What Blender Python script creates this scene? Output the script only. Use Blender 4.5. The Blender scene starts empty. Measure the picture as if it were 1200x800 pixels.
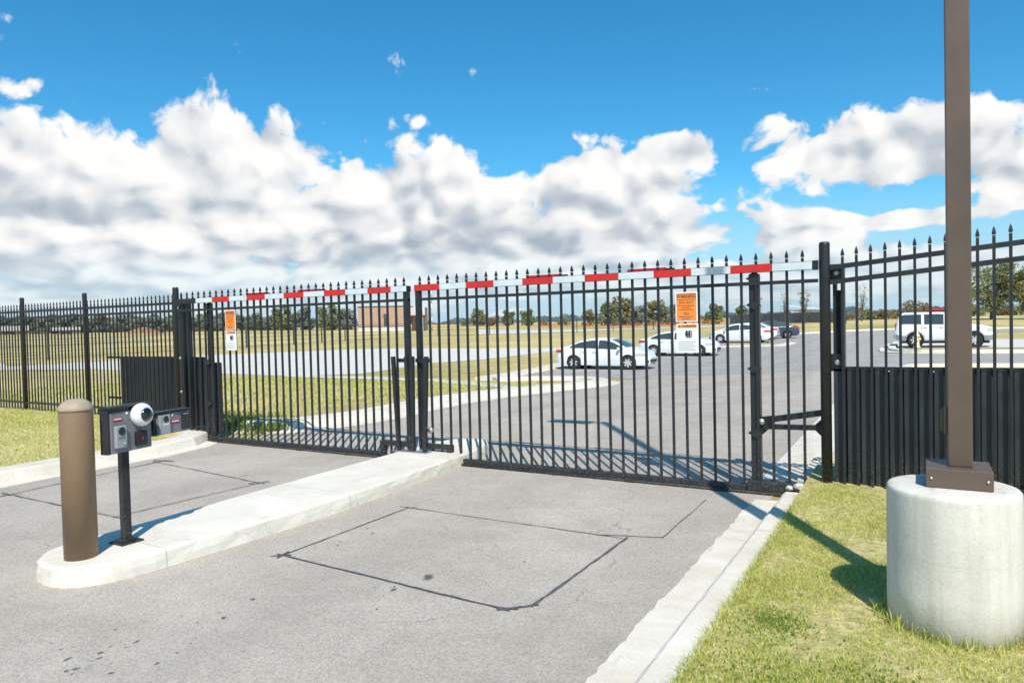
import bpy, bmesh, math, random
import numpy as np
from mathutils import Vector, Matrix, Euler

R = math.radians
random.seed(7)
rng = np.random.default_rng(7)
scene = bpy.context.scene
COL = scene.collection

# ------------------------------------------------------------------ helpers
def smooth(t, a, b):
    t = min(1.0, max(0.0, (t - a) / (b - a)))
    return t * t * (3 - 2 * t)

def gz(x, y):
    """height of the terrain"""
    return (-0.45 * smooth(y, 10, 28) * smooth(-x, -1, 9) * (1 - smooth(y, 30, 65)) * (1 - smooth(-x, 30, 60))
            + 2.2 * smooth(-x, 60, 180) + 1.2 * smooth(y, 70, 170) * smooth(x, -60, -10))

def lawn_right(x, y):
    return 0.102 - 0.02 * smooth(x, -0.9, 0.1) + 0.075 * smooth(y, 5.6, 7.6) + 0.10 * smooth(x, 0.4, 3.0)

def lawn_left(x, y):
    return 0.14 + 0.13 * smooth(-x, 10.2, 13.0) - 0.06 * smooth(y, 5.5, 8.2)

class MB:
    """collects shapes, then links them as ONE mesh object"""
    def __init__(s):
        s.v = []; s.f = []; s.sm = []
    def add(s, vs, fs, smooth_=False):
        n = len(s.v)
        s.v += [tuple(p) for p in vs]
        s.f += [tuple(i + n for i in f) for f in fs]
        s.sm += [smooth_] * len(fs)
        return s
    def box(s, c, d, rot=None):
        x, y, z = d[0] / 2, d[1] / 2, d[2] / 2
        vs = [Vector(p) for p in ((-x, -y, -z), (x, -y, -z), (x, y, -z), (-x, y, -z), (-x, -y, z), (x, -y, z), (x, y, z), (-x, y, z))]
        if rot is not None:
            vs = [rot @ p for p in vs]
        c = Vector(c)
        return s.add([p + c for p in vs], [(0, 3, 2, 1), (4, 5, 6, 7), (0, 1, 5, 4), (1, 2, 6, 5), (2, 3, 7, 6), (3, 0, 4, 7)])
    def span(s, x0, x1, y0, y1, z0, z1):
        return s.box(((x0 + x1) / 2, (y0 + y1) / 2, (z0 + z1) / 2), (abs(x1 - x0), abs(y1 - y0), abs(z1 - z0)))
    def bar(s, a, b, w, h=None, up=(0, 0, 1)):
        """rectangular bar from a to b"""
        a, b = Vector(a), Vector(b); h = h or w
        d = (b - a); L = d.length; d.normalize()
        upv = Vector(up)
        if abs(d.dot(upv)) > 0.98: upv = Vector((0, 1, 0))
        sx = d.cross(upv).normalized(); sz = sx.cross(d)
        vs = []
        for p in (a, b):
            for i, j in ((-1, -1), (1, -1), (1, 1), (-1, 1)):
                vs.append(p + sx * i * w / 2 + sz * j * h / 2)
        return s.add(vs, [(3, 2, 1, 0), (4, 5, 6, 7), (0, 1, 5, 4), (1, 2, 6, 5), (2, 3, 7, 6), (3, 0, 4, 7)])
    def tube(s, a, b, r0, r1=None, n=12, caps=True):
        a, b = Vector(a), Vector(b); r1 = r0 if r1 is None else r1
        d = (b - a).normalized()
        u = d.orthogonal().normalized(); w = d.cross(u)
        vs = []
        for p, r in ((a, r0), (b, r1)):
            for i in range(n):
                t = 2 * math.pi * i / n
                vs.append(p + (u * math.cos(t) + w * math.sin(t)) * r)
        fs = [(i, (i + 1) % n, n + (i + 1) % n, n + i) for i in range(n)]
        s.add(vs, fs, True)
        if caps:
            k = len(s.v) - 2 * n
            s.f += [tuple(k + i for i in reversed(range(n))), tuple(k + n + i for i in range(n))]; s.sm += [False, False]
        return s
    def lathe(s, prof, c=(0, 0, 0), axis='Z', n=24, smooth_=True):
        """profile of (radius, height)"""
        vs = []; fs = []
        for r, h in prof:
            for i in range(n):
                t = 2 * math.pi * i / n
                p = (r * math.cos(t), r * math.sin(t), h)
                if axis == 'Y': p = (p[0], p[2], p[1])
                if axis == 'X': p = (p[2], p[0], p[1])
                vs.append((p[0] + c[0], p[1] + c[1], p[2] + c[2]))
        m = len(prof)
        for j in range(m - 1):
            for i in range(n):
                fs.append((j * n + i, j * n + (i + 1) % n, (j + 1) * n + (i + 1) % n, (j + 1) * n + i))
        s.add(vs, fs, smooth_)
        k = len(s.v) - m * n
        if prof[0][0] > 1e-4: s.f.append(tuple(k + i for i in reversed(range(n)))); s.sm.append(False)
        if prof[-1][0] > 1e-4: s.f.append(tuple(k + (m - 1) * n + i for i in range(n))); s.sm.append(False)
        return s
    def xf(s, M):
        s.v = [tuple(M @ Vector(p)) for p in s.v]; return s
    def build(s, name, mat, parent=None, bevel=0.0, weld=False):
        me = bpy.data.meshes.new(name)
        off = None; q = parent
        while q is not None and off is None:
            off = q['_loc'] if '_loc' in q.keys() else None; q = q.parent
        vs = s.v
        if off is not None:
            vs = [(p[0] - off[0], p[1] - off[1], p[2] - off[2]) for p in vs]
        me.from_pydata(vs, [], s.f)
        me.polygons.foreach_set('use_smooth', s.sm)
        bm = bmesh.new(); bm.from_mesh(me)
        if weld: bmesh.ops.remove_doubles(bm, verts=bm.verts, dist=1e-5)
        bmesh.ops.recalc_face_normals(bm, faces=bm.faces)
        bm.to_mesh(me); bm.free()
        return link(name, me, mat, parent, bevel)

def link(name, me, mat, parent=None, bevel=0.0):
    o = bpy.data.objects.new(name, me); COL.objects.link(o)
    if mat is not None and not me.materials: me.materials.append(mat)
    if parent is not None: o.parent = parent
    if bevel:
        b = o.modifiers.new('bevel', 'BEVEL'); b.width = bevel; b.segments = 2; b.limit_method = 'ANGLE'; b.angle_limit = R(50)
    return o

def tag(o, label=None, cat=None, group=None, kind=None):
    if label: o['label'] = label
    if cat: o['category'] = cat
    if group: o['group'] = group
    if kind: o['kind'] = kind
    return o

def root(name, loc, label, cat, group=None, rz=0.0, local=False):
    """Empty at a thing's base; parts given in world coordinates unless local"""
    o = bpy.data.objects.new(name, None); COL.objects.link(o)
    o.location = loc; o.rotation_euler = (0, 0, rz); o.empty_display_size = 0.1
    if not local: o['_loc'] = [float(c) for c in loc]
    return tag(o, label, cat, group)

def copy_tree(o, parent=None):
    c = o.copy(); COL.objects.link(c)
    if parent is not None: c.parent = parent
    for ch in list(o.children): copy_tree(ch, c)
    return c

# ------------------------------------------------------------------ materials
class NT:
    def __init__(s, nt): s.nt = nt
    def n(s, t, **kw):
        nd = s.nt.nodes.new(t)
        for k, v in kw.items():
            if k.startswith('i_'):
                nd.inputs[k[2:].replace('_', ' ')].default_value = v
            else: setattr(nd, k, v)
        return nd
    def l(s, a, b): s.nt.links.new(a, b)
    def math(s, op, a, b=None, c=None, clamp=False):
        nd = s.nt.nodes.new('ShaderNodeMath'); nd.operation = op; nd.use_clamp = clamp
        for i, v in enumerate((a, b, c)):
            if v is None: continue
            if isinstance(v, (int, float)): nd.inputs[i].default_value = v
            else: s.l(v, nd.inputs[i])
        return nd.outputs[0]
    def noise(s, vec, scale, detail=4, rough=0.5, dist=0.0):
        nd = s.n('ShaderNodeTexNoise')
        nd.inputs['Scale'].default_value = scale; nd.inputs['Detail'].default_value = detail
        nd.inputs['Roughness'].default_value = rough; nd.inputs['Distortion'].default_value = dist
        if vec is not None: s.l(vec, nd.inputs['Vector'])
        return nd.outputs['Fac']
    def ramp(s, fac, stops):
        nd = s.n('ShaderNodeValToRGB'); cr = nd.color_ramp
        while len(cr.elements) > 1: cr.elements.remove(cr.elements[0])
        cr.elements[0].position = stops[0][0]; cr.elements[0].color = tuple(stops[0][1]) + (1,)
        for p, c in stops[1:]:
            e = cr.elements.new(p); e.color = tuple(c) + (1,)
        s.l(fac, nd.inputs[0]); return nd.outputs[0]
    def mix(s, fac, a, b, blend='MIX'):
        nd = s.n('ShaderNodeMix', data_type='RGBA', blend_type=blend)
        for sock, v in ((nd.inputs[0], fac), (nd.inputs[6], a), (nd.inputs[7], b)):
            if isinstance(v, (int, float)): sock.default_value = v
            elif isinstance(v, tuple): sock.default_value = v if len(v) == 4 else v + (1,)
            else: s.l(v, sock)
        return nd.outputs[2]
    def smap(s, v, a, b, c=0.0, d=1.0):
        nd = s.n('ShaderNodeMapRange', interpolation_type='SMOOTHSTEP')
        nd.inputs[1].default_value = a; nd.inputs[2].default_value = b
        nd.inputs[3].default_value = c; nd.inputs[4].default_value = d
        s.l(v, nd.inputs[0]); return nd.outputs[0]

def new_mat(name):
    m = bpy.data.materials.new(name); m.use_nodes = True
    nt = m.node_tree; t = NT(nt)
    b = nt.nodes['Principled BSDF']
    return m, t, b

def pos(t):
    return t.n('ShaderNodeNewGeometry').outputs['Position']

def objc(t):
    return t.n('ShaderNodeTexCoord').outputs['Object']

def plain(name, col, rough=0.5, metal=0.0, var=0.12, scale=6.0, coat=0.0, bump=0.0, spec=0.5):
    """painted or moulded surface with slight unevenness of tone and gloss"""
    m, t, b = new_mat(name)
    p = objc(t)
    f = t.noise(p, scale, 5, 0.6)
    c0 = tuple(c * (1 - var) for c in col); c1 = tuple(min(1, c * (1 + var)) for c in col)
    t.l(t.ramp(f, [(0.3, c0), (0.7, c1)]), b.inputs['Base Color'])
    t.l(t.smap(f, 0.2, 0.8, max(0.02, rough - 0.07), min(1, rough + 0.1)), b.inputs['Roughness'])
    b.inputs['Metallic'].default_value = metal
    b.inputs['Coat Weight'].default_value = coat
    b.inputs['Specular IOR Level'].default_value = spec
    if bump:
        bp = t.n('ShaderNodeBump'); bp.inputs['Strength'].default_value = bump; bp.inputs['Distance'].default_value = 0.01
        t.l(t.noise(p, scale * 12, 4, 0.6), bp.inputs['Height']); t.l(bp.outputs[0], b.inputs['Normal'])
    return m

def asphalt(name, lo, hi):
    m, t, b = new_mat(name)
    p = pos(t)
    big = t.noise(p, 0.55, 5, 0.55, 0.6)
    mid = t.noise(p, 3.0, 5, 0.65)
    fine = t.noise(p, 85, 4, 0.85)
    vor = t.n('ShaderNodeTexVoronoi', i_Scale=75.0); t.l(p, vor.inputs['Vector'])
    base = t.ramp(big, [(0.30, lo), (0.68, hi)])
    base = t.mix(0.25, base, t.ramp(mid, [(0.3, tuple(c * .72 for c in lo)), (0.7, tuple(c * 1.15 for c in hi))]))
    base = t.mix(0.50, base, t.ramp(fine, [(0.36, (.14, .14, .14)), (0.5, (.5, .5, .5)), (0.66, (.92, .90, .87))]), 'OVERLAY')
    agg = t.smap(vor.outputs['Distance'], 0.0, 0.32, 1.0, 0.0)
    base = t.mix(t.math('MULTIPLY', agg, 0.22), base, (0.55, 0.53, 0.49))
    crk = t.n('ShaderNodeTexVoronoi', feature='DISTANCE_TO_EDGE', i_Scale=0.33)
    cv = t.n('ShaderNodeVectorMath', operation='MULTIPLY_ADD'); cv.inputs[1].default_value = (.5, .5, .5)
    cn = t.n('ShaderNodeTexNoise', i_Scale=2.2, i_Detail=6.0); t.l(p, cn.inputs['Vector']); t.l(cn.outputs['Color'], cv.inputs[0]); t.l(p, cv.inputs[2]); t.l(cv.outputs[0], crk.inputs['Vector'])
    base = t.mix(t.math('MULTIPLY', t.smap(crk.outputs['Distance'], 0.0, 0.004, 0.45, 0.0), t.smap(mid, 0.48, 0.6)), base, (0.10, 0.095, 0.09))
    # worn wheel paths along the lane
    sep = t.n('ShaderNodeSeparateXYZ'); t.l(p, sep.inputs[0])
    w = t.math('SINE', t.math('MULTIPLY', t.math('ADD', sep.outputs[0], t.math('MULTIPLY', mid, 0.6)), 3.4))
    base = t.mix(t.math('MULTIPLY', t.smap(w, -0.2, 1.0), 0.15), base, tuple(c * .62 for c in lo))
    t.l(base, b.inputs['Base Color']); b.inputs['Roughness'].default_value = 0.88
    b.inputs['Specular IOR Level'].default_value = 0.25
    bp = t.n('ShaderNodeBump'); bp.inputs['Strength'].default_value = 0.5; bp.inputs['Distance'].default_value = 0.006
    t.l(fine, bp.inputs['Height']); t.l(bp.outputs[0], b.inputs['Normal'])
    return m

def concrete(name, lo, hi, dirt=(0.30, 0.25, 0.18), joints=None, streak=False):
    m, t, b = new_mat(name)
    p = pos(t)
    big = t.noise(p, 1.7, 6, 0.62, 0.4)
    fine = t.noise(p, 60, 4, 0.7)
    base = t.ramp(big, [(0.28, lo), (0.66, hi)])
    base = t.mix(0.35, base, t.ramp(fine, [(0.3, (.33, .33, .33)), (0.7, (.68, .68, .67))]), 'OVERLAY')
    st = t.noise(p, 5.0, 6, 0.7, 0.8)
    base = t.mix(t.smap(st, 0.60, 0.78, 0.0, 0.30), base, dirt)
    sep = t.n('ShaderNodeSeparateXYZ'); t.l(p, sep.inputs[0])
    if streak:
        ln = t.math('ABSOLUTE', t.math('SUBTRACT', t.math('ADD', sep.outputs[2], t.math('MULTIPLY', big, 0.02)), 0.50))
        base = t.mix(t.smap(ln, 0.0015, 0.006, 0.13, 0.0), base, (0.30, 0.27, 0.22))
        mp = t.n('ShaderNodeMapping'); mp.inputs['Scale'].default_value = (9, 9, 0.7); t.l(p, mp.inputs[0])
        sk = t.noise(mp.outputs[0], 1.0, 5, 0.6)
        base = t.mix(t.smap(sk, 0.46, 0.70, 0.0, 0.55), base, (0.48, 0.44, 0.37))
        gr = t.smap(t.math('ADD', sep.outputs[2], t.math('MULTIPLY', big, 0.12)), 0.12, 0.24, 0.45, 0.0)
        base = t.mix(gr, base, (0.50, 0.38, 0.26))
    if joints:
        fr = t.math('ABSOLUTE', t.math('SUBTRACT', t.math('FRACT', t.math('DIVIDE', t.math('ADD', sep.outputs[1], joints[1]), joints[0])), 0.5))
        base = t.mix(t.smap(fr, 0.4962, 0.4988, 0.0, 0.45), base, (0.22, 0.20, 0.18))
    wear = t.noise(p, 0.9, 7, 0.7, 1.2)
    base = t.mix(t.smap(wear, 0.52, 0.74, 0.0, 0.26), base, (0.48, 0.41, 0.32))
    scuff = t.n('ShaderNodeMapping'); scuff.inputs['Scale'].default_value = (14, 1.6, 14); t.l(p, scuff.inputs[0])
    base = t.mix(t.smap(t.noise(scuff.outputs[0], 1.3, 6, 0.7), 0.60, 0.74, 0.0, 0.35), base, (0.22, 0.20, 0.18))
    if joints:
        crk = t.n('ShaderNodeTexVoronoi', feature='DISTANCE_TO_EDGE', i_Scale=0.75)
        cv = t.n('ShaderNodeVectorMath', operation='MULTIPLY_ADD'); cv.inputs[1].default_value = (.35, .35, .35)
        cn = t.n('ShaderNodeTexNoise', i_Scale=3.0, i_Detail=6.0); t.l(p, cn.inputs['Vector']); t.l(cn.outputs['Color'], cv.inputs[0]); t.l(p, cv.inputs[2]); t.l(cv.outputs[0], crk.inputs['Vector'])
        base = t.mix(t.math('MULTIPLY', t.smap(crk.outputs['Distance'], 0.0, 0.004, 0.26, 0.0), t.smap(wear, 0.42, 0.52)), base, (0.20, 0.17, 0.14))
    pit = t.n('ShaderNodeTexVoronoi', i_Scale=38.0); t.l(p, pit.inputs['Vector'])
    base = t.mix(t.smap(pit.outputs['Distance'], 0.05, 0.1, 0.35, 0.0), base, (0.2, 0.19, 0.17))
    t.l(base, b.inputs['Base Color']); b.inputs['Roughness'].default_value = 0.9
    b.inputs['Specular IOR Level'].default_value = 0.25
    bp = t.n('ShaderNodeBump'); bp.inputs['Strength'].default_value = 0.35; bp.inputs['Distance'].default_value = 0.006
    t.l(t.math('ADD', fine, t.math('MULTIPLY', big, 1.5)), bp.inputs['Height']); t.l(bp.outputs[0], b.inputs['Normal'])
    return m

def turf(name, green, tan, bias=0.5, scale=1.0):
    m, t, b = new_mat(name)
    p = pos(t)
    a = t.noise(p, 0.055 * scale, 6, 0.6, 0.3)
    c = t.noise(p, 0.8 * scale, 6, 0.7)
    d = t.noise(p, 14 * scale, 5, 0.75)
    fac = t.math('ADD', t.math('MULTIPLY', a, 0.5), t.math('ADD', t.math('MULTIPLY', c, 0.35), t.math('MULTIPLY', d, 0.3)))
    mid = tuple((x + y) / 2 for x, y in zip(green, tan))
    base = t.ramp(fac, [(bias - 0.06, green), (bias + 0.06, mid), (bias + 0.16, tan)])
    base = t.mix(0.5, base, t.ramp(d, [(0.3, (.22, .22, .2)), (0.72, (.74, .72, .68))]), 'OVERLAY')
    t.l(base, b.inputs['Base Color']); b.inputs['Roughness'].default_value = 0.95
    b.inputs['Specular IOR Level'].default_value = 0.1
    bp = t.n('ShaderNodeBump'); bp.inputs['Strength'].default_value = 0.8; bp.inputs['Distance'].default_value = 0.05
    t.l(d, bp.inputs['Height']); t.l(bp.outputs[0], b.inputs['Normal'])
    return m

def leafmat(name, cols, trans=0.35):
    """leaves: tone varies from leaf to leaf and clump to clump"""
    m, t, b = new_mat(name)
    p = pos(t)
    g = t.n('ShaderNodeNewGeometry').outputs['Random Per Island']
    f = t.math('ADD', t.math('MULTIPLY', g, 0.50), t.math('ADD', t.math('MULTIPLY', t.noise(p, 0.7, 3, 0.6), 0.30), t.math('MULTIPLY', t.noise(p, 3.1, 4, 0.6), 0.30)))
    f = t.math('ADD', f, -0.05)
    st = [(0.18 + 0.64 * i / (len(cols) - 1), c) for i, c in enumerate(cols)]
    base = t.ramp(f, st)
    t.l(base, b.inputs['Base Color']); b.inputs['Roughness'].default_value = 0.65
    b.inputs['Specular IOR Level'].default_value = 0.2
    tr = t.n('ShaderNodeBsdfTranslucent'); t.l(base, tr.inputs[0])
    mx = t.n('ShaderNodeMixShader'); mx.inputs[0].default_value = trans
    t.l(b.outputs[0], mx.inputs[1]); t.l(tr.outputs[0], mx.inputs[2])
    t.l(mx.outputs[0], t.nt.nodes['Material Output'].inputs[0])
    return m

M = {}
M['black'] = plain('black powder coat', (0.017, 0.019, 0.022), 0.42, 0, 0.25, 5, 0.0, 0.05, 0.45)
def dusty(m, amount=1.0):
    """dried splashes and dust near the ground, chalky fading higher up"""
    t = NT(m.node_tree); b = m.node_tree.nodes['Principled BSDF']
    src = b.inputs['Base Color'].links[0].from_socket; p = pos(t)
    sp_ = t.n('ShaderNodeSeparateXYZ'); t.l(p, sp_.inputs[0])
    low = t.smap(sp_.outputs[2], 0.75, 0.02); n = t.noise(p, 55, 5, 0.75); n2 = t.noise(p, 2.3, 5, 0.6)
    f = t.math('MULTIPLY', t.math('MULTIPLY', low, t.smap(n, 0.50, 0.66)), 0.55 * amount)
    f = t.math('ADD', f, t.math('MULTIPLY', t.smap(n2, 0.50, 0.75), 0.035 * amount))
    t.l(t.mix(f, src, (0.36, 0.32, 0.27)), b.inputs['Base Color']); return m
dusty(M['black'], 0.7)
M['blackdull'] = plain('dusty black steel', (0.022, 0.022, 0.022), 0.6, 0, 0.35, 9, 0, 0.1)
M['panel'] = plain('dark screen sheet', (0.026, 0.031, 0.037), 0.42, 0, 0.3, 4, 0, 0.05)
dusty(M['blackdull'], 0.6); dusty(M['panel'], 0.8)
M['zinc'] = plain('galvanised bolt', (0.5, 0.5, 0.48), 0.4, 0.8)
M['brown'] = plain('brown enamel', (0.118, 0.080, 0.060), 0.42, 0, 0.1, 3, 0, 0.05)
M['bronze'] = plain('bronze painted bollard', (0.235, 0.150, 0.084), 0.5, 0, 0.12, 4, 0, 0.08)
dusty(M['bronze'], 0.45); dusty(M['brown'], 0.4)
M['cap'] = plain('faded bollard cap', (0.40, 0.31, 0.22), 0.6, 0, 0.15, 9)
M['red'] = plain('red reflective tape', (0.56, 0.022, 0.018), 0.4, 0, 0.10, 10)
M['darkred'] = plain('red rear reflector', (0.50, 0.012, 0.04), 0.4, 0, 0.10, 10)
M['tape'] = plain('silver reflective tape', (0.60, 0.66, 0.68), 0.4, 0, 0.10, 10)
M['orange'] = plain('orange sign sheet', (0.88, 0.27, 0.045), 0.5, 0, 0.04)
M['white'] = plain('white sign sheet', (0.80, 0.80, 0.79), 0.5, 0, 0.04)
M['ink'] = plain('dark ink', (0.03, 0.02, 0.03), 0.6)
M['redink'] = plain('brown red ink', (0.32, 0.05, 0.02), 0.6)
M['kgrey'] = plain('kiosk grey face', (0.20, 0.205, 0.22), 0.5, 0, 0.12, 8)
M['kdark'] = plain('kiosk dark shell', (0.030, 0.032, 0.036), 0.5, 0, 0.2, 8)
M['klight'] = plain('intercom grey', (0.36, 0.37, 0.38), 0.45, 0.1, 0.1, 8)
M['wplastic'] = plain('white camera housing', (0.80, 0.80, 0.79), 0.35, 0, 0.03, 5, 0.3)
M['lens'] = plain('black glossy dome', (0.006, 0.006, 0.007), 0.05, 0, 0.05, 5, 1.0)
M['asphalt'] = asphalt('weathered asphalt', (0.395, 0.343, 0.288), (0.500, 0.442, 0.375))
M['asphalt2'] = asphalt('newer lot asphalt', (0.345, 0.318, 0.290), (0.420, 0.390, 0.358))
M['seal'] = plain('tar sealed saw cut', (0.105, 0.103, 0.108), 0.7, 0, 0.45, 20)
M['oil'] = plain('oil drip', (0.16, 0.145, 0.13), 0.5, 0, 0.4, 30)
M['kerb'] = concrete('kerb concrete', (0.60, 0.53, 0.43), (0.76, 0.695, 0.60), joints=(3.1, 0.4))
M['island'] = concrete('island concrete', (0.64, 0.575, 0.48), (0.79, 0.73, 0.635), joints=(1.93, 0.55))
M['footing'] = concrete('cast footing concrete', (0.61, 0.565, 0.49), (0.76, 0.715, 0.645), streak=True)
M['slab'] = concrete('pale road concrete', (0.57, 0.525, 0.465), (0.68, 0.645, 0.59))
M['turf'] = turf('dry field grass', (0.250, 0.245, 0.075), (0.640, 0.510, 0.250), 0.47)
M['lawn'] = turf('lawn soil and thatch', (0.33, 0.34, 0.08), (0.68, 0.56, 0.29), 0.47, 1.0)
M['blade'] = leafmat('grass blades', [(0.22, 0.31, 0.04), (0.42, 0.49, 0.085), (0.66, 0.63, 0.18), (0.88, 0.76, 0.44)], 0.3)
M['clover'] = leafmat('clover leaves', [(0.045, 0.095, 0.015), (0.10, 0.17, 0.03), (0.16, 0.22, 0.05)], 0.3)
M['clover2'] = leafmat('young clover leaves', [(0.13, 0.20, 0.03), (0.22, 0.31, 0.05), (0.34, 0.40, 0.09)], 0.3)
M['leafhazed'] = leafmat('haze paled tree leaves', [(0.23, 0.26, 0.21), (0.32, 0.34, 0.26), (0.42, 0.40, 0.31)], 0.4)  # distance haze is put into these leaf tones, paler and greyer than the foliage
M['leafgreen'] = leafmat('green tree leaves', [(0.15, 0.18, 0.085), (0.25, 0.27, 0.125), (0.37, 0.35, 0.18)], 0.25)
M['leafyellow'] = leafmat('yellowing leaves', [(0.17, 0.175, 0.085), (0.30, 0.28, 0.12), (0.42, 0.36, 0.17)], 0.3)
M['leafrust'] = leafmat('rust autumn leaves', [(0.18, 0.10, 0.05), (0.30, 0.18, 0.09), (0.28, 0.24, 0.12)], 0.3)
M['bark'] = plain('bark', (0.13, 0.10, 0.08), 0.9, 0, 0.3, 4)
M['paint'] = plain('white car paint', (0.80, 0.80, 0.80), 0.22, 0, 0.02, 2, 0.6)
M['bluepaint'] = plain('slate blue car paint', (0.045, 0.06, 0.085), 0.25, 0.2, 0.05, 2, 0.6)
M['glass'] = plain('car glass', (0.045, 0.06, 0.065), 0.05, 0, 0.1, 2, 0.5)
M['tyre'] = plain('tyre rubber', (0.02, 0.02, 0.02), 0.8, 0, 0.2)
M['rim'] = plain('alloy rim', (0.62, 0.63, 0.65), 0.4, 0.3, 0.1)
M['trim'] = plain('black trim', (0.02, 0.02, 0.022), 0.5, 0, 0.2)
M['grey'] = plain('grey lower cladding', (0.25, 0.26, 0.27), 0.5, 0, 0.1)
M['tail'] = plain('red lamp lens', (0.55, 0.015, 0.03), 0.2, 0, 0.1, 5, 0.5)
M['lamp'] = plain('clear lamp lens', (0.6, 0.62, 0.65), 0.15, 0.2, 0.1, 5, 0.5)
M['amber'] = plain('amber lamp lens', (0.6, 0.25, 0.05), 0.2)
M['wall'] = plain('tan brick wall', (0.44, 0.29, 0.205), 0.85, 0, 0.12, 0.8)
M['stone'] = plain('pale stone base', (0.66, 0.62, 0.58), 0.85, 0, 0.08, 1.0)
M['roof'] = plain('brown roof edge', (0.11, 0.065, 0.05), 0.7)
M['yellow'] = plain('yellow paint', (0.70, 0.55, 0.10), 0.5)
M['cream'] = plain('faded yellow hydrant paint', (0.78, 0.66, 0.36), 0.5)
M['trailer'] = plain('weathered trailer skin', (0.50, 0.49, 0.47), 0.7)
M['soil'] = plain('red soil', (0.45, 0.20, 0.09), 0.95, 0, 0.25, 2)
M['mesh'] = plain('dark fence wire', (0.06, 0.065, 0.07), 0.5)
M['finewire'] = plain('fine welded wire', (0.16, 0.17, 0.18), 0.5)
M['orangemesh'] = plain('orange plastic fence', (0.75, 0.20, 0.07), 0.6)
M['screen'] = plain('grey screened fence', (0.11, 0.115, 0.13), 0.8, 0, 0.15, 0.5)
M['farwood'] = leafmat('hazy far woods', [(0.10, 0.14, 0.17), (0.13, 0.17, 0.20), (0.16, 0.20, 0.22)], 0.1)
# ------------------------------------------------------------------ camera
HC = 1.8
F = 830.0
pitch = math.atan(21 / F); yaw = math.atan2(480, F); roll = math.atan(0.024)
fw = Vector((-math.sin(yaw) * math.cos(pitch), math.cos(yaw) * math.cos(pitch), -math.sin(pitch)))
rt = Vector((math.cos(yaw), math.sin(yaw), 0)); up = rt.cross(fw)
r2 = rt * math.cos(roll) - up * math.sin(roll); u2 = up * math.cos(roll) + rt * math.sin(roll)
cam = bpy.data.cameras.new('camera'); co = bpy.data.objects.new('camera', cam); COL.objects.link(co)
cam.sensor_width = 36; cam.lens = F / 1200 * 36; cam.clip_start = 0.05; cam.clip_end = 9000
mw = Matrix.Identity(4)
for i in range(3):
    mw[i][0] = r2[i]; mw[i][1] = u2[i]; mw[i][2] = -fw[i]
mw[0][3], mw[1][3], mw[2][3] = 0, 0, HC
co.matrix_world = mw
scene.camera = co

# ------------------------------------------------------------------ sun and sky
SUN_EL = R(50.0)
to_sun = Vector((0.584 * math.cos(SUN_EL), -0.812 * math.cos(SUN_EL), math.sin(SUN_EL)))
sl = bpy.data.lights.new('sun', 'SUN'); so = bpy.data.objects.new('sun', sl); COL.objects.link(so)
sl.energy = 5.0; sl.angle = R(0.5); sl.color = (1.0, 0.94, 0.845)
so.rotation_euler = (-to_sun).to_track_quat('-Z', 'Y').to_euler(); so.location = (10, -15, 30)

world = bpy.data.worlds.new('World'); scene.world = world; world.use_nodes = True
wt = NT(world.node_tree)
bg = world.node_tree.nodes['Background']
sky = wt.n('ShaderNodeTexSky', sky_type='NISHITA', sun_disc=False)
sky.sun_elevation = SUN_EL; sky.sun_rotation = math.atan2(to_sun.x, to_sun.y)
sky.air_density = 1.0; sky.dust_density = 0.6; sky.ozone_density = 2.0
d = wt.n('ShaderNodeTexCoord').outputs['Generated']
sp = wt.n('ShaderNodeSeparateXYZ'); wt.l(d, sp.inputs[0])
az = wt.math('ARCTAN2', sp.outputs[0], sp.outputs[1])
el = wt.math('ARCSINE', sp.outputs[2])
# cumulus banks by compass bearing and height above the horizon: (bearing, height, half width, half height) in radians
BANKS = [
    (-1.111, 0.175, 0.125, 0.064, 1.00),
    (-0.977, 0.167, 0.183, 0.077, 1.00),
    (-0.874, 0.215, 0.147, 0.060, 1.00),
    (-0.710, 0.158, 0.150, 0.073, 1.00),
    (-0.568, 0.160, 0.131, 0.065, 1.00),
    (-0.412, 0.178, 0.141, 0.062, 1.00),
    (-0.300, 0.221, 0.059, 0.024, 1.00),
    (-1.018, 0.095, 0.305, 0.058, 1.00),
    (-0.617, 0.096, 0.364, 0.059, 1.00),
    (-0.354, 0.124, 0.151, 0.058, 1.00),
    (-0.134, 0.103, 0.067, 0.033, 1.00),
    (-0.063, 0.202, 0.115, 0.043, 1.00),
    (0.020, 0.197, 0.088, 0.041, 1.00),
    (0.095, 0.164, 0.056, 0.040, 1.00),
    (-0.026, 0.116, 0.111, 0.012, 0.80),
    (-0.074, 0.053, 0.290, 0.032, 1.00),
    (-1.019, 0.047, 0.241, 0.032, 1.00),
    (-0.701, 0.056, 0.295, 0.031, 1.00),
    (-0.332, 0.059, 0.228, 0.028, 1.00),
    (-0.190, 0.294, 0.036, 0.009, 0.02),
    (-0.142, 0.243, 0.045, 0.015, 0.05),
    (-1.132, 0.276, 0.029, 0.014, 0.03),
    (-1.106, 0.285, 0.013, 0.013, -0.02),
    (-0.645, 0.276, 0.019, 0.010, 0.00),
]
cov = None
for a, e, sa, se, wgt in BANKS:
    da = wt.math('MULTIPLY', wt.math('SUBTRACT', az, a), 1 / sa)
    de = wt.math('MULTIPLY', wt.math('SUBTRACT', el, e), 1 / se)
    r_ = wt.math('MULTIPLY_ADD', da, da, wt.math('MULTIPLY', de, de))
    b_ = wt.math('SUBTRACT', wgt, wt.math('MULTIPLY', wt.math('SQRT', r_), 1.0 if wgt > .5 else .45))
    cov = b_ if cov is None else wt.math('SMOOTH_MAX', cov, b_, 0.18)
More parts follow.
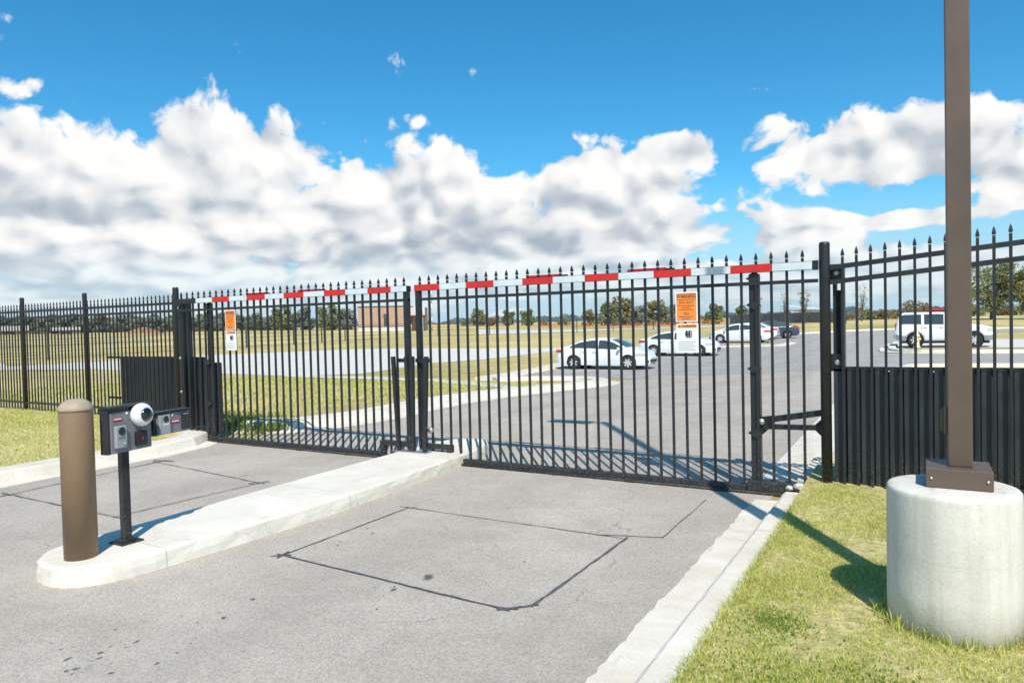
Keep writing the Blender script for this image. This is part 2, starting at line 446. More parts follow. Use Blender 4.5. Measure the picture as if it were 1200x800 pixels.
# elsewhere: scattered fair weather cumulus
cmb = wt.n('ShaderNodeCombineXYZ'); wt.l(az, cmb.inputs[0]); wt.l(wt.math('MULTIPLY', wt.math('LOGARITHM', wt.math('ADD', wt.math('MAXIMUM', el, 0.0), 0.07), math.e), 0.32), cmb.inputs[1])
vec = cmb.outputs[0]
warp = wt.n('ShaderNodeTexNoise', noise_dimensions='2D'); warp.inputs['Scale'].default_value = 9; warp.inputs['Detail'].default_value = 3
wt.l(vec, warp.inputs['Vector'])
wv = wt.n('ShaderNodeVectorMath', operation='MULTIPLY_ADD'); wv.inputs[1].default_value = (0.055, 0.055, 0.055)
wt.l(warp.outputs['Color'], wv.inputs[0]); wt.l(vec, wv.inputs[2])
off = wt.n('ShaderNodeVectorMath', operation='ADD'); off.inputs[1].default_value = (0.016, 0.030, 0.0)
wt.l(wv.outputs[0], off.inputs[0])
def noise2(v, scale, detail, rough, dist=0.0):
    nd = wt.n('ShaderNodeTexNoise', noise_dimensions='2D')
    nd.inputs['Scale'].default_value = scale; nd.inputs['Detail'].default_value = detail
    nd.inputs['Roughness'].default_value = rough; nd.inputs['Distortion'].default_value = dist
    wt.l(v, nd.inputs['Vector']); return nd.outputs['Fac']
def puffs(v, scale):
    vo = wt.n('ShaderNodeTexVoronoi', feature='SMOOTH_F1', voronoi_dimensions='2D')
    vo.inputs['Scale'].default_value = scale; vo.inputs['Smoothness'].default_value = 0.5
    wt.l(v, vo.inputs['Vector']); return wt.math('SUBTRACT', 0.62, vo.outputs['Distance'])
def fbm(v):
    p = wt.math('ADD', wt.math('MULTIPLY', puffs(v, 11), 0.40), wt.math('ADD', wt.math('MULTIPLY', puffs(v, 25), 0.28), wt.math('MULTIPLY', puffs(v, 58), 0.13)))
    return wt.math('ADD', wt.math('MULTIPLY', noise2(v, 6.0, 9, 0.55), 0.75), p)
n0 = fbm(wv.outputs[0])
def body(v):
    return wt.math('ADD', wt.math('MULTIPLY', noise2(v, 6.0, 3, 0.5), 0.6), wt.math('ADD', wt.math('MULTIPLY', puffs(v, 11), 0.42), wt.math('MULTIPLY', puffs(v, 25), 0.30)))
relief = wt.math('SUBTRACT', body(wv.outputs[0]), body(off.outputs[0]))
covc = wt.math('MAXIMUM', cov, -0.75)
fine = wt.math('SUBTRACT', noise2(wv.outputs[0], 24, 9, 0.68), 0.5)
dens0 = wt.math('ADD', wt.math('MULTIPLY', covc, 0.56), wt.math('ADD', n0, wt.math('MULTIPLY', fine, 0.42)))
alpha = wt.smap(dens0, 0.43, 0.60)
big = noise2(vec, 2.6, 3, 0.5)
lit = wt.math('ADD', wt.math('MULTIPLY', relief, 2.0), 0.82)
lit = wt.math('ADD', lit, wt.math('MULTIPLY', wt.math('SUBTRACT', big, 0.5), 0.5))
lit = wt.math('ADD', lit, wt.math('MULTIPLY', wt.math('SUBTRACT', noise2(wv.outputs[0], 30, 8, 0.70), 0.5), 0.55))
# grey undersides of the larger banks
for a, e, sa, se, wgt in [
    (-0.569, 0.129, 0.302, 0.040, 0.30),
    (-1.052, 0.160, 0.170, 0.032, 0.26),
    (-0.832, 0.192, 0.098, 0.024, 0.14),
    (-0.063, 0.171, 0.125, 0.019, 0.22),
    (-0.413, 0.150, 0.094, 0.021, 0.16),
]:
    da = wt.math('MULTIPLY', wt.math('SUBTRACT', az, a), 1 / sa)
    de = wt.math('MULTIPLY', wt.math('SUBTRACT', el, e), 1 / se)
    r_ = wt.math('MULTIPLY_ADD', da, da, wt.math('MULTIPLY', de, de))
    lit = wt.math('SUBTRACT', lit, wt.math('MULTIPLY', wt.smap(r_, 1.3, 0.0), wgt))
# bases are greyer than the tops
lit = wt.math('SUBTRACT', lit, wt.math('MULTIPLY', wt.smap(el, 0.20, 0.04), 0.16), clamp=True)
ccol = wt.ramp(lit, [(0.0, (0.42, 0.48, 0.57)), (0.35, (0.58, 0.63, 0.69)), (0.65, (0.82, 0.84, 0.86)), (1.0, (1.0, 0.995, 0.98))])
skym = wt.mix(1.0, sky.outputs[0], (0.088, 0.142, 0.160), 'MULTIPLY')
hs = wt.n('ShaderNodeHueSaturation'); hs.inputs['Saturation'].default_value = 1.15; hs.inputs['Hue'].default_value = 0.497
hs.inputs['Value'].default_value = 1.0
wt.l(skym, hs.inputs['Color'])
haze = wt.math('MULTIPLY', wt.smap(el, 0.20, 0.0), 0.85)
skyh = wt.mix(haze, hs.outputs[0], (0.52, 0.68, 0.84))
fade = wt.math('MULTIPLY', alpha, wt.smap(el, 0.0, 0.12, 0.42, 1.0))
final = wt.mix(fade, skyh, ccol)
wt.l(final, bg.inputs['Color']); bg.inputs['Strength'].default_value = 1.0
world.cycles.sampling_method = 'MANUAL'; world.cycles.sample_map_resolution = 256

scene.view_settings.view_transform = 'Standard'; scene.view_settings.look = 'None'
scene.view_settings.exposure = 0; scene.view_settings.gamma = 1
scene.cycles.use_denoising = True
scene.cycles.max_bounces = 6; scene.cycles.diffuse_bounces = 3; scene.cycles.glossy_bounces = 3
scene.cycles.transmission_bounces = 3; scene.cycles.transparent_max_bounces = 6
scene.cycles.caustics_reflective = False; scene.cycles.caustics_refractive = False
# ------------------------------------------------------------------ the setting: ground, roads, kerbs, lawns
def axis(lo, hi, fine_lo, fine_hi, step, mid_lo, mid_hi, mstep):
    a = list(np.arange(fine_lo, fine_hi + 1e-6, step))
    a += list(np.arange(mid_lo, fine_lo - 1e-6, mstep)) + list(np.arange(fine_hi + mstep, mid_hi + 1e-6, mstep))
    k = mid_hi
    g = mstep
    while k < hi: g *= 1.6; k += g; a.append(k)
    k = mid_lo; g = mstep
    while k > lo: g *= 1.6; k -= g; a.append(k)
    return sorted(set(round(float(v), 4) for v in a))
xs = axis(-3500, 3500, -60, 44, 1.0, -240, 64, 5.0)
ys = axis(-300, 4500, -12, 92, 1.0, -20, 260, 5.0)
nx, ny = len(xs), len(ys)
gv = [(x, y, gz(x, y)) for y in ys for x in xs]
gf = [(j * nx + i, j * nx + i + 1, (j + 1) * nx + i + 1, (j + 1) * nx + i) for j in range(ny - 1) for i in range(nx - 1)]
g_ = MB().add(gv, gf, True).build('ground', M['turf']); tag(g_, kind='structure')

def sheet(name, poly, off, mat, zf=gz, step=1.0, kind='structure'):
    """flat polygon laid on the terrain, cut fine enough to follow it"""
    bm = bmesh.new()
    f = bm.faces.new([bm.verts.new((x, y, 0)) for x, y in poly])
    f.normal_update()
    bmesh.ops.triangulate(bm, faces=bm.faces[:], quad_method='FIXED', ngon_method='EAR_CLIP')
    for ax in (0, 1):
        lo = min(p[ax] for p in poly); hi = max(p[ax] for p in poly)
        k = math.floor(lo / step) * step + step
        while k < hi:
            co_ = [0, 0, 0]; no = [0, 0, 0]; co_[ax] = k; no[ax] = 1
            bmesh.ops.bisect_plane(bm, geom=bm.verts[:] + bm.edges[:] + bm.faces[:], plane_co=co_, plane_no=no, dist=1e-5)
            k += step
    for v in bm.verts: v.co.z = zf(v.co.x, v.co.y) + off
    bmesh.ops.triangulate(bm, faces=[f for f in bm.faces if len(f.verts) > 4])
    bmesh.ops.recalc_face_normals(bm, faces=bm.faces)
    for f in bm.faces:
        f.smooth = True
        if f.normal.z < 0: f.normal_flip()
    me = bpy.data.meshes.new(name); bm.to_mesh(me); bm.free()
    o = link(name, me, mat); tag(o, kind=kind)
    return o

def resample(path, step=0.5):
    out = []
    for a, b in zip(path[:-1], path[1:]):
        n = max(1, int(math.hypot(b[0] - a[0], b[1] - a[1]) / step))
        for i in range(n): out.append((a[0] + (b[0] - a[0]) * i / n, a[1] + (b[1] - a[1]) * i / n))
    out.append(path[-1]); return out

def chaikin(p, n=2, closed=False):
    for _ in range(n):
        q = []
        m = len(p)
        for i in range(m if closed else m - 1):
            a, b = p[i], p[(i + 1) % m]
            q += [(a[0] * .75 + b[0] * .25, a[1] * .75 + b[1] * .25), (a[0] * .25 + b[0] * .75, a[1] * .25 + b[1] * .75)]
        p = q if closed else [p[0]] + q + [p[-1]]
    return p

def sweep(name, path, prof, mat, zf=gz, rough=0.004, edge=0.0):
    """kerb: profile (offset to the right of travel, height) along a path"""
    m = MB(); vs = []
    n = len(prof)
    for i, p in enumerate(path):
        a = path[max(0, i - 1)]; b = path[min(len(path) - 1, i + 1)]
        dx, dy = b[0] - a[0], b[1] - a[1]; L = math.hypot(dx, dy) or 1
        rx, ry = dy / L, -dx / L
        h = zf(p[0], p[1])
        ej = random.uniform(-edge, edge)
        for k_, (o_, z) in enumerate(prof):
            if k_ < 2: o_ += ej
            vs.append((p[0] + rx * (o_ + random.uniform(-rough, rough)), p[1] + ry * o_, h + z + random.uniform(-rough, rough) * .4))
    fs = [(i * n + j, (i + 1) * n + j, (i + 1) * n + j + 1, i * n + j + 1) for i in range(len(path) - 1) for j in range(n - 1)]
    fs += [tuple(range(n)), tuple((len(path) - 1) * n + j for j in reversed(range(n)))]
    m.add(vs, fs)
    o = m.build(name, mat); tag(o, kind='structure'); return o

# asphalt: entrance drive through the gate, then the parking lot and its side lanes
drive = [(-9.75, -9.0), (-1.30, -9.0), (-1.30, 8.2), (-1.32, 14.0), (-1.32, 24.0), (-0.6, 28.0), (-9.4, 28.0), (-9.4, 24.2), (-9.0, 22.8),
         (-8.9, 21.2), (-9.3, 18.2), (-9.5, 14.9), (-9.2, 12.5), (-9.0, 11.0), (-9.3, 8.9), (-9.75, 7.4)]
sheet('driveway', drive, 0.006, M['asphalt'])
lot = [(-0.6, 28.0), (14.0, 30.5), (40.0, 33.0), (40.0, 39.5), (12.0, 37.6), (0.5, 36.6), (-1.3, 38.0), (-2.0, 41.0), (-1.9, 50.0), (-0.4, 57.0), (0.5, 70.0), (9.0, 78.0), (40, 80), (40, 86),
       (8.0, 85.0), (-1.6, 89.0), (-6.4, 85.0), (-9.0, 78.0), (-15.9, 75.0), (-15.8, 63.0), (-15.5, 47.5), (-14.9, 41.0), (-15.6, 33.5), (-14.8, 29.5),
       (-14.7, 26.0), (-14.1, 24.2), (-13.4, 25.8), (-11.4, 26.2), (-9.4, 25.4), (-9.4, 28.0)]
sheet('parking_lot', lot, 0.012, M['asphalt2'])
sheet('concrete_road', [(-90, 36.5), (-70, 27.5), (-44.7, 20.0), (-41.0, 23.0), (-31.0, 23.4), (-24.4, 22.9), (-23.2, 25.6), (-25.3, 33.6), (-23.7, 36.7), (-22.7, 46.0), (-24.3, 49.2), (-37.2, 49.5), (-43.2, 47.4), (-45.7, 42.9), (-48.6, 36.7), (-49.0, 27.6), (-48.8, 22.2), (-70, 30.0), (-90, 39.0)], 0.012, M['slab'])
sheet('sidewalk', [(-25.5, 23.0), (-21.7, 23.7), (-17.3, 23.2), (-14.6, 22.2), (-11.0, 19.7), (-11.2, 18.9), (-15.7, 21.2), (-19.7, 22.0), (-24.5, 22.2)], 0.016, M['slab'])
sheet('far_path', [(-112.2, 48.0), (-110.9, 58.7), (-108.6, 78.4), (-107.0, 78.4), (-109.0, 58.7), (-110.4, 48.0)], 0.03, M['slab'])
sheet('concrete_apron', [(-66.6, 103.4), (-50.5, 116.1), (-26.0, 118.2), (-26.0, 128), (-60, 142), (-97, 150)], 0.05, M['slab'])
sheet('parking_pad', [(-1.6, 43.4), (9.0, 42.6), (9.0, 50.0), (5.5, 56.0), (-0.4, 56.8)], 0.014, M['slab'])
sheet('car_pad', [(-12.4, 49.6), (-8.4, 51.2), (-8.3, 54.0), (-12.2, 53.0)], 0.018, M['turf'])
sheet('grass_strip', [(-0.3, 28.9), (12, 31.2), (30, 32.5), (30, 31.4), (12, 29.8), (1.5, 28.3)], 0.02, M['turf'])

# kerbs: gutter pan, face and top, with the grass behind
KP = [(-0.42, 0.004), (-0.42, 0.012), (-0.06, 0.020), (-0.025, 0.135), (0.0, 0.15), (0.15, 0.15), (0.17, 0.0)]
kr = resample([(-1.02, -9.0), (-1.02, 3.0), (-1.0, 7.2)], 0.07)
sweep('kerb_right', kr, [(-0.44, 0.0), (-0.44, 0.012), (-0.20, 0.016), (-0.165, 0.10), (-0.14, 0.115), (0.02, 0.115), (0.03, 0.0)], M['kerb'], zf=lambda x, y: 0.0, edge=0.014)
kl = resample([(-9.72, -9.0), (-9.72, 6.3), (-9.85, 7.0), (-10.2, 7.5), (-10.8, 7.75)], 0.35)
sweep('kerb_left', [(x, y) for x, y in kl], [(0.30, 0.0), (0.30, 0.012), (0.08, 0.018), (0.03, 0.13), (0.0, 0.15), (-0.30, 0.155), (-0.31, 0.0)], M['kerb'], zf=lambda x, y: 0.0)
kb = resample(chaikin([(-10.6, 8.6), (-9.7, 8.9), (-9.35, 9.9), (-9.2, 11.0), (-9.5, 12.5), (-9.7, 14.9), (-9.55, 18.2), (-9.2, 21.2), (-9.35, 22.8), (-9.9, 23.9), (-11.2, 24.6), (-13.0, 24.4), (-14.2, 23.0)]), 0.5)
sweep('kerb_beyond', kb, [(0.42, 0.0), (0.42, 0.014), (0.10, 0.03), (0.05, 0.13), (0.0, 0.15), (-0.55, 0.15), (-0.60, 0.0)], M['kerb'])
sweep('lane_kerb', resample(chaikin([(-14.6, 22.9), (-15.1, 26.0), (-15.6, 30.0), (-16.2, 33.5), (-15.4, 41.0), (-16.0, 47.5), (-16.2, 63.0), (-16.3, 75.2), (-9.3, 78.5), (-6.7, 85.5), (-1.8, 89.6), (8.0, 85.6), (40, 86.6)], 1), 1.0),
      [(0.35, 0.0), (0.35, 0.02), (0.05, 0.04), (0.0, 0.15), (-0.3, 0.15), (-0.32, 0.0)], M['kerb'])
sweep('island_kerb', resample(chaikin([(40, 40.0), (12.0, 38.1), (0.6, 37.2), (-0.9, 38.4), (-1.5, 41.0), (-1.4, 50.0)]), 0.8),
      [(-0.5, 0.0), (-0.5, 0.02), (-0.12, 0.03), (-0.08, 0.15), (0.25, 0.15), (0.27, 0.0)], M['kerb'])
sweep('bay_kerb', resample([(-12.6, 49.2), (-8.2, 50.7), (-8.1, 54.0)], 0.8), [(0.4, 0.0), (0.4, 0.03), (0.0, 0.10), (-0.25, 0.10), (-0.27, 0.0)], M['kerb'])
sweep('drive_kerb', resample([(-1.0, 7.75), (-1.02, 14.0), (-1.02, 23.5), (-0.3, 27.6), (12.0, 29.4), (30.0, 30.9)], 0.6),
      [(-0.55, 0.0), (-0.55, 0.014), (-0.16, 0.02), (-0.12, 0.12), (0.05, 0.12), (0.07, 0.0)], M['kerb'])

# lawns
sheet('lawn_right', [(-1.0, -9), (9, -9), (9, 8.6), (-1.0, 8.6)], 0.0, M['lawn'], zf=lawn_right, step=0.4)
sheet('lawn_left', [(-26, -9), (-10.02, -9), (-10.02, 6.3), (-10.15, 7.2), (-10.6, 7.8), (-10.8, 8.4), (-26, 8.4)], 0.0, M['lawn'], zf=lawn_left, step=0.5)

def blades(name, count, pick, h0, h1, w0, w1, mat, flop=0.6):
    """short grass: each blade a bent two-piece sliver"""
    v = np.zeros((count, 5, 3)); 
    P = pick(count)
    ang = rng.uniform(0, 2 * np.pi, count); h = rng.uniform(h0, h1, count); w = rng.uniform(w0, w1, count)
    lean = rng.uniform(0.1, flop, count) * h; la = rng.uniform(0, 2 * np.pi, count)
    dx, dy = np.cos(ang) * w / 2, np.sin(ang) * w / 2
    lx, ly = np.cos(la) * lean, np.sin(la) * lean
    v[:, 0] = np.stack([P[:, 0] - dx, P[:, 1] - dy, P[:, 2] - .004], 1)
    v[:, 1] = np.stack([P[:, 0] + dx, P[:, 1] + dy, P[:, 2] - .004], 1)
    v[:, 2] = np.stack([P[:, 0] + dx * .7 + lx * .4, P[:, 1] + dy * .7 + ly * .4, P[:, 2] + h * .6], 1)
    v[:, 3] = np.stack([P[:, 0] - dx * .7 + lx * .4, P[:, 1] - dy * .7 + ly * .4, P[:, 2] + h * .6], 1)
    v[:, 4] = np.stack([P[:, 0] + lx, P[:, 1] + ly, P[:, 2] + h * .95], 1)
    b = (np.arange(count) * 5)[:, None]
    fs = np.concatenate([np.concatenate([b + [[0, 1, 2, 3]]], 1).tolist(), ]).tolist()
    tr = (b + [[3, 2, 4]]).tolist()
    me = bpy.data.meshes.new(name)
    me.from_pydata(v.reshape(-1, 3).tolist(), [], fs + tr)
    o = link(name, me, mat); tag(o, kind='stuff'); return o

def on(zf, x0, x1, y0, y1, keep=None):
    def pick(n):
        out = []
        while len(out) < n:
            x = rng.uniform(x0, x1, n); y = rng.uniform(y0, y1, n)
            for a, b in zip(x, y):
                if keep is None or keep(a, b): out.append((a, b, zf(a, b)))
                if len(out) >= n: break
        return np.array(out)
    return pick
def clear_base(x, y):
    if math.hypot(x - 0.14, y - 4.58) < 0.325 or (y > 7.2 and rng.uniform() < 0.75): return False
    q = math.sin(x * 5.1 + 1.7 * math.sin(y * 3.3)) + math.sin(y * 4.3 + 1.3 * math.sin(x * 6.1)) + .7 * math.sin(x * 13 + y * 9) * math.sin(y * 14 - x * 5)
    return rng.uniform() < .44 + .3 * q - (0.0 if x > -.88 else .12)
tag(blades('grass', 95000, on(lawn_right, -0.99, 1.6, 2.2, 7.45, clear_base), 0.010, 0.032, 0.002, 0.005, M['blade'], 1.5),
    'short dry lawn grass around the concrete footing', 'grass')
tag(blades('grass', 34000, on(lawn_left, -17.2, -10.05, 3.0, 8.0, lambda x, y: not (x > -10.9 and y > 7.0)), 0.02, 0.05, 0.005, 0.010, M['blade'], 1.0),
    'lawn grass on the bank below the long picket fence', 'grass')
# clover in patches at the near corner of the lawn
def clover_pick(n):
    out = []
    cs = [(-0.75, 3.45, .22), (-0.45, 3.2, .25), (-0.6, 2.9, .25), (-0.2, 3.6, .15), (0.2, 3.3, .2), (-0.72, 4.1, .1), (0.9, 3.9, .2)]
    while len(out) < n:
        c = cs[rng.integers(len(cs))]
        x, y = c[0] + rng.normal() * c[2], c[1] + rng.normal() * c[2]
        if x > -0.98: out.append((x, y, lawn_right(x, y)))
    return np.array(out)
tag(blades('clover', 4200, clover_pick, 0.008, 0.026, 0.006, 0.012, M['clover2'], 1.6), 'dark green clover patch at the near end of the kerb', 'clover')
# ragged growth along the kerb edge
def edge_pick(n):
    y = rng.uniform(2.2, 7.1, n); x = -1.0 + abs(rng.normal(0, .025, n)) - .012
    return np.array([(a, b, .112) for a, b in zip(x, y)])
tag(blades('edge_grass', 2600, edge_pick, 0.02, 0.065, 0.002, 0.005, M['blade'], 1.7), 'ragged grass growing over the back of the right kerb', 'grass')
# weeds hugging the footing, ivy-like ground cover inside the left gate leaf
def ring(n):
    a = rng.uniform(0, 2 * np.pi, n); r = 0.335 + abs(rng.normal(0, 0.03, n))
    return np.array([(0.14 + math.cos(t) * q, 4.58 + math.sin(t) * q, lawn_right(0.14, 4.4)) for t, q in zip(a, r)])
tag(blades('weeds', 420, ring, 0.03, 0.10, 0.004, 0.008, M['blade'], 0.9), 'stray weeds growing at the foot of the concrete footing', 'weeds')
def cover(n):
    out = []
    while len(out) < n:
        x = rng.uniform(-12.6, -9.75); y = 8.95 + rng.normal() * 0.32 + (x + 11) * -0.05
        out.append((x, y, gz(x, y) + 0.02 + abs(rng.normal()) * 0.045))
    return np.array(out)
tag(blades('ground_cover', 6500, cover, 0.03, 0.10, 0.015, 0.04, M['clover2'], 1.3), 'low green ground cover inside the left gate leaf', 'ground cover')
# rough tufts on the near part of the field beyond the gate
tag(blades('field_grass', 16000, on(gz, -26, -10.9, 9.5, 22.0, lambda x, y: x < -11.3), 0.04, 0.11, 0.01, 0.025, M['blade'], 1.0), 'dry field grass beyond the left gate leaf', 'grass')

# traffic island between the lanes
isl = [(-5.885, 3.10), (-5.855, 2.90), (-5.74, 2.74), (-5.55, 2.66), (-5.32, 2.66), (-5.14, 2.78), (-5.04, 2.98), (-5.00, 3.3), (-4.93, 4.4), (-4.92, 5.4), (-5.06, 7.2), (-5.12, 8.0), (-5.3, 8.5), (-5.6, 8.65), (-5.9, 8.5), (-6.02, 8.0), (-6.01, 6.9), (-5.95, 5.2), (-5.90, 3.9)]
bm = bmesh.new()
pts = chaikin(isl, 1, True)
loop_ = []
for a, b in zip(pts, pts[1:] + pts[:1]):
    n = max(1, int(math.hypot(b[0] - a[0], b[1] - a[1]) / 0.15))
    loop_ += [(a[0] + (b[0] - a[0]) * i / n, a[1] + (b[1] - a[1]) * i / n) for i in range(n)]
cx_, cy_ = -5.5, 5.5
def ringof(inset, z, jit):
    out = []
    for x, y in loop_:
        vx, vy = x + 5.5, max(0, 3.0 - y) * -1 + max(0, y - 8.0)
        L = math.hypot(vx, vy) or 1
        out.append((x - vx / L * inset + random.uniform(-jit, jit), y - vy / L * inset + random.uniform(-jit, jit), z + random.uniform(-jit, jit) * .5))
    return out
rings = [ringof(0, 0.0, .003), ringof(0.004, 0.07, .005), ringof(0.012, 0.125, .005), ringof(0.03, 0.148, .002)]
m_ = MB(); n_ = len(loop_); vs = [p for r_ in rings for p in r_]
fs = [(j * n_ + i, j * n_ + (i + 1) % n_, (j + 1) * n_ + (i + 1) % n_, (j + 1) * n_ + i) for j in range(3) for i in range(n_)]
fs.append(tuple(3 * n_ + i for i in range(n_)))
m_.add(vs, fs); tag(m_.build('traffic_island', M['island']), kind='structure')

# tar sealed saw cuts of the vehicle detector loops, with crossed ends
def cut(m, a, b, w=0.022, wob=0.012):
    w = w * 0.68; wob = wob * 0.55
    n = max(2, int(math.hypot(b[0] - a[0], b[1] - a[1]) / 0.09)); L = math.hypot(b[0] - a[0], b[1] - a[1])
    nx_, ny_ = -(b[1] - a[1]) / L, (b[0] - a[0]) / L
    vs = []
    for i in range(n + 1):
        t = i / n; o_ = random.uniform(-wob, wob) * .6; ww = w * random.uniform(0.55, 1.25)
        x, y = a[0] + (b[0] - a[0]) * t + nx_ * o_, a[1] + (b[1] - a[1]) * t + ny_ * o_
        vs += [(x - nx_ * ww / 2, y - ny_ * ww / 2, cut.z), (x + nx_ * ww / 2, y + ny_ * ww / 2, cut.z)]
    m.add(vs, [(2 * i, 2 * i + 1, 2 * i + 3, 2 * i + 2) for i in range(n)])
    cut.z += 0.0004
cut.z = 0.0105
m_ = MB()
for a, b, w in [((-4.40, 3.84), (-4.40, 5.49), .026), ((-4.44, 5.49), (-2.15, 5.46), .018), ((-2.35, 5.47), (-1.85, 5.62), .022), ((-1.86, 5.60), (-1.86, 7.0), .014),
                ((-2.12, 5.50), (-2.15, 3.88), .034), ((-2.12, 3.93), (-2.32, 3.74), .034), ((-2.24, 3.765), (-4.46, 3.895), .030), ((-2.2, 3.80), (-2.36, 3.77), .03),
                ((-4.47, 3.83), (-4.34, 3.93), .03), ((-4.385, 3.82), (-4.42, 3.98), .03), ((-4.5, 5.47), (-4.32, 5.52), .02)]: cut(m_, a, b, w)
tag(m_.build('loop_marking', M['seal']), kind='structure')
m_ = MB()
for a, b, w in [((-8.9, 3.9), (-9.15, 6.1), .03), ((-9.25, 5.95), (-6.6, 5.62), .02), ((-6.7, 5.75), (-6.82, 3.95), .024), ((-6.7, 3.98), (-9.1, 4.02), .022), ((-9.3, 6.0), (-8.95, 6.08), .05), ((-6.8, 5.55), (-6.62, 5.72), .04), ((-8.98, 3.9), (-8.8, 4.1), .03)]: cut(m_, a, b, w)
tag(m_.build('loop_marking', M['seal']), kind='structure')
# oil drips on the asphalt: dark at the middle, soaking out to nothing
def stain_mat():
    m, t, b = new_mat('oil soaked asphalt')
    at = t.n('ShaderNodeAttribute', attribute_name='soak')
    f = t.math('ADD', at.outputs['Fac'], t.math('MULTIPLY', t.math('SUBTRACT', t.noise(pos(t), 45, 5, 0.7), 0.5), 0.9))
    b.inputs['Base Color'].default_value = (0.085, 0.078, 0.070, 1); b.inputs['Roughness'].default_value = 0.7
    tr = t.n('ShaderNodeBsdfTransparent'); mx = t.n('ShaderNodeMixShader')
    t.l(t.smap(f, 0.15, 0.75, 0.0, 0.62), mx.inputs[0]); t.l(tr.outputs[0], mx.inputs[1]); t.l(b.outputs[0], mx.inputs[2])
    t.l(mx.outputs[0], t.nt.nodes['Material Output'].inputs[0]); return m
sp_ = [(-3.06, 4.02, .10), (-3.13, 3.72, .05), (-3.87, 3.16, .04), (-3.79, 2.87, .04), (-4.01, 2.23, .035), (-3.95, 2.19, .03), (-3.94, 2.06, .04), (-3.96, 2.02, .03), (-3.72, 2.12, .03), (-3.96, 2.41, .035), (-4.14, 4.66, .035), (-4.29, 4.76, .03), (-4.18, 4.28, .03), (-4.24, 4.37, .025), (-3.6, 2.3, .03), (-4.1, 2.1, .04), (-3.5, 5.9, .03), (-2.6, 4.6, .03)]
for k in range(46):
    a_ = sp_[rng.integers(len(sp_))]; sp_.append((a_[0] + rng.normal() * .16, a_[1] + rng.normal() * .22, rng.uniform(.006, .02)))
sp_ += [(-3.1, 4.7, .5), (-3.3, 3.2, .55), (-3.0, 6.3, .45), (-7.6, 4.8, .5), (-3.9, 2.1, .35)]
vs = []; fs = []; sk = []
for i, (x, y, r_) in enumerate(sp_):
    k = len(vs); n = 16; z = 0.0088 + i * 1.2e-5; big_ = r_ > .3
    vs.append((x, y, z)); sk.append(.30 if big_ else 1.0)
    ph = rng.uniform(0, 6.28)
    for t in np.linspace(0, 2 * math.pi, n + 1)[:-1]:
        q = r_ * (1 + .25 * math.sin(2 * t + ph) + .15 * math.sin(5 * t + ph * 2)); vs.append((x + math.cos(t) * q * .85, y + math.sin(t) * q * 1.15, z)); sk.append(-.35)
    fs += [(k, k + 1 + j, k + 1 + (j + 1) % n) for j in range(n)]
o = MB().add(vs, fs).build('oil_stains', stain_mat()); at_ = o.data.attributes.new('soak', 'FLOAT', 'POINT')
at_.data.foreach_set('value', sk); tag(o, kind='structure')
# ------------------------------------------------------------------ fences and gates
GY = 7.5
def picket_mesh(name, z0, z1, w=0.026):
    """square tube with a spear finial"""
    m = MB(); m.span(-w / 2, w / 2, -w / 2, w / 2, z0, z1 - 0.085)
    prof = [(w * .50, z1 - .078), (w * .62, z1 - .072), (w * .64, z1 - .055), (w * .36, z1 - .026), (0.0, z1)]
    vs = []; fs = []
    for r_, z in prof:
        for i in range(4):
            t = math.pi / 4 + i * math.pi / 2
            vs.append((r_ * 1.414 * math.cos(t), r_ * 1.0 * math.sin(t), z))
    for j in range(len(prof) - 1):
        for i in range(4): fs.append((j * 4 + i, j * 4 + (i + 1) % 4, (j + 1) * 4 + (i + 1) % 4, (j + 1) * 4 + i))
    m.add(vs, fs)
    o = m.build(name, M['black']); me = o.data; bpy.data.objects.remove(o); return me

def part_at(name, me, parent, x, y, z=0.0):
    o = bpy.data.objects.new(name, me); COL.objects.link(o); o.parent = parent
    l = parent['_loc']; o.location = (x - l[0], y - l[1], z - l[2]); return o

PK_GATE = picket_mesh('picket', 0.06, 2.462, 0.0245)
PK_FENCE = picket_mesh('picket', 0.16, 2.47, 0.021)

def clip_mesh():
    m = MB()
    for z in (0,): m.add([(-.075, 0, 0), (0, 0, .045), (.075, 0, 0), (0, 0, -.045), (-.075, -.02, 0), (0, -.02, .045), (.075, -.02, 0), (0, -.02, -.045)],
                         [(0, 1, 2, 3), (7, 6, 5, 4), (0, 4, 5, 1), (1, 5, 6, 2), (2, 6, 7, 3), (3, 7, 4, 0)])
    o = m.build('bracket', M['black']); me = o.data; bpy.data.objects.remove(o); return me
CLIP = clip_mesh()

def post(name, x, y, z0, z1, w, mat, parent=None, round_=False):
    m = MB()
    if round_:
        m.lathe([(w / 2, z0), (w / 2, z1 - .03), (w * .48, z1 - .012), (w * .36, z1 - .002), (0, z1)], (x, y, 0), 'Z', 20)
    else:
        m.span(x - w / 2, x + w / 2, y - w / 2, y + w / 2, z0, z1 - .03)
        m.add([(x - w / 2 - .004, y - w / 2 - .004, z1 - .03), (x + w / 2 + .004, y - w / 2 - .004, z1 - .03), (x + w / 2 + .004, y + w / 2 + .004, z1 - .03), (x - w / 2 - .004, y + w / 2 + .004, z1 - .03), (x, y, z1)],
              [(3, 2, 1, 0), (0, 1, 4), (1, 2, 4), (2, 3, 4), (3, 0, 4)])
    return m.build(name, mat, parent)

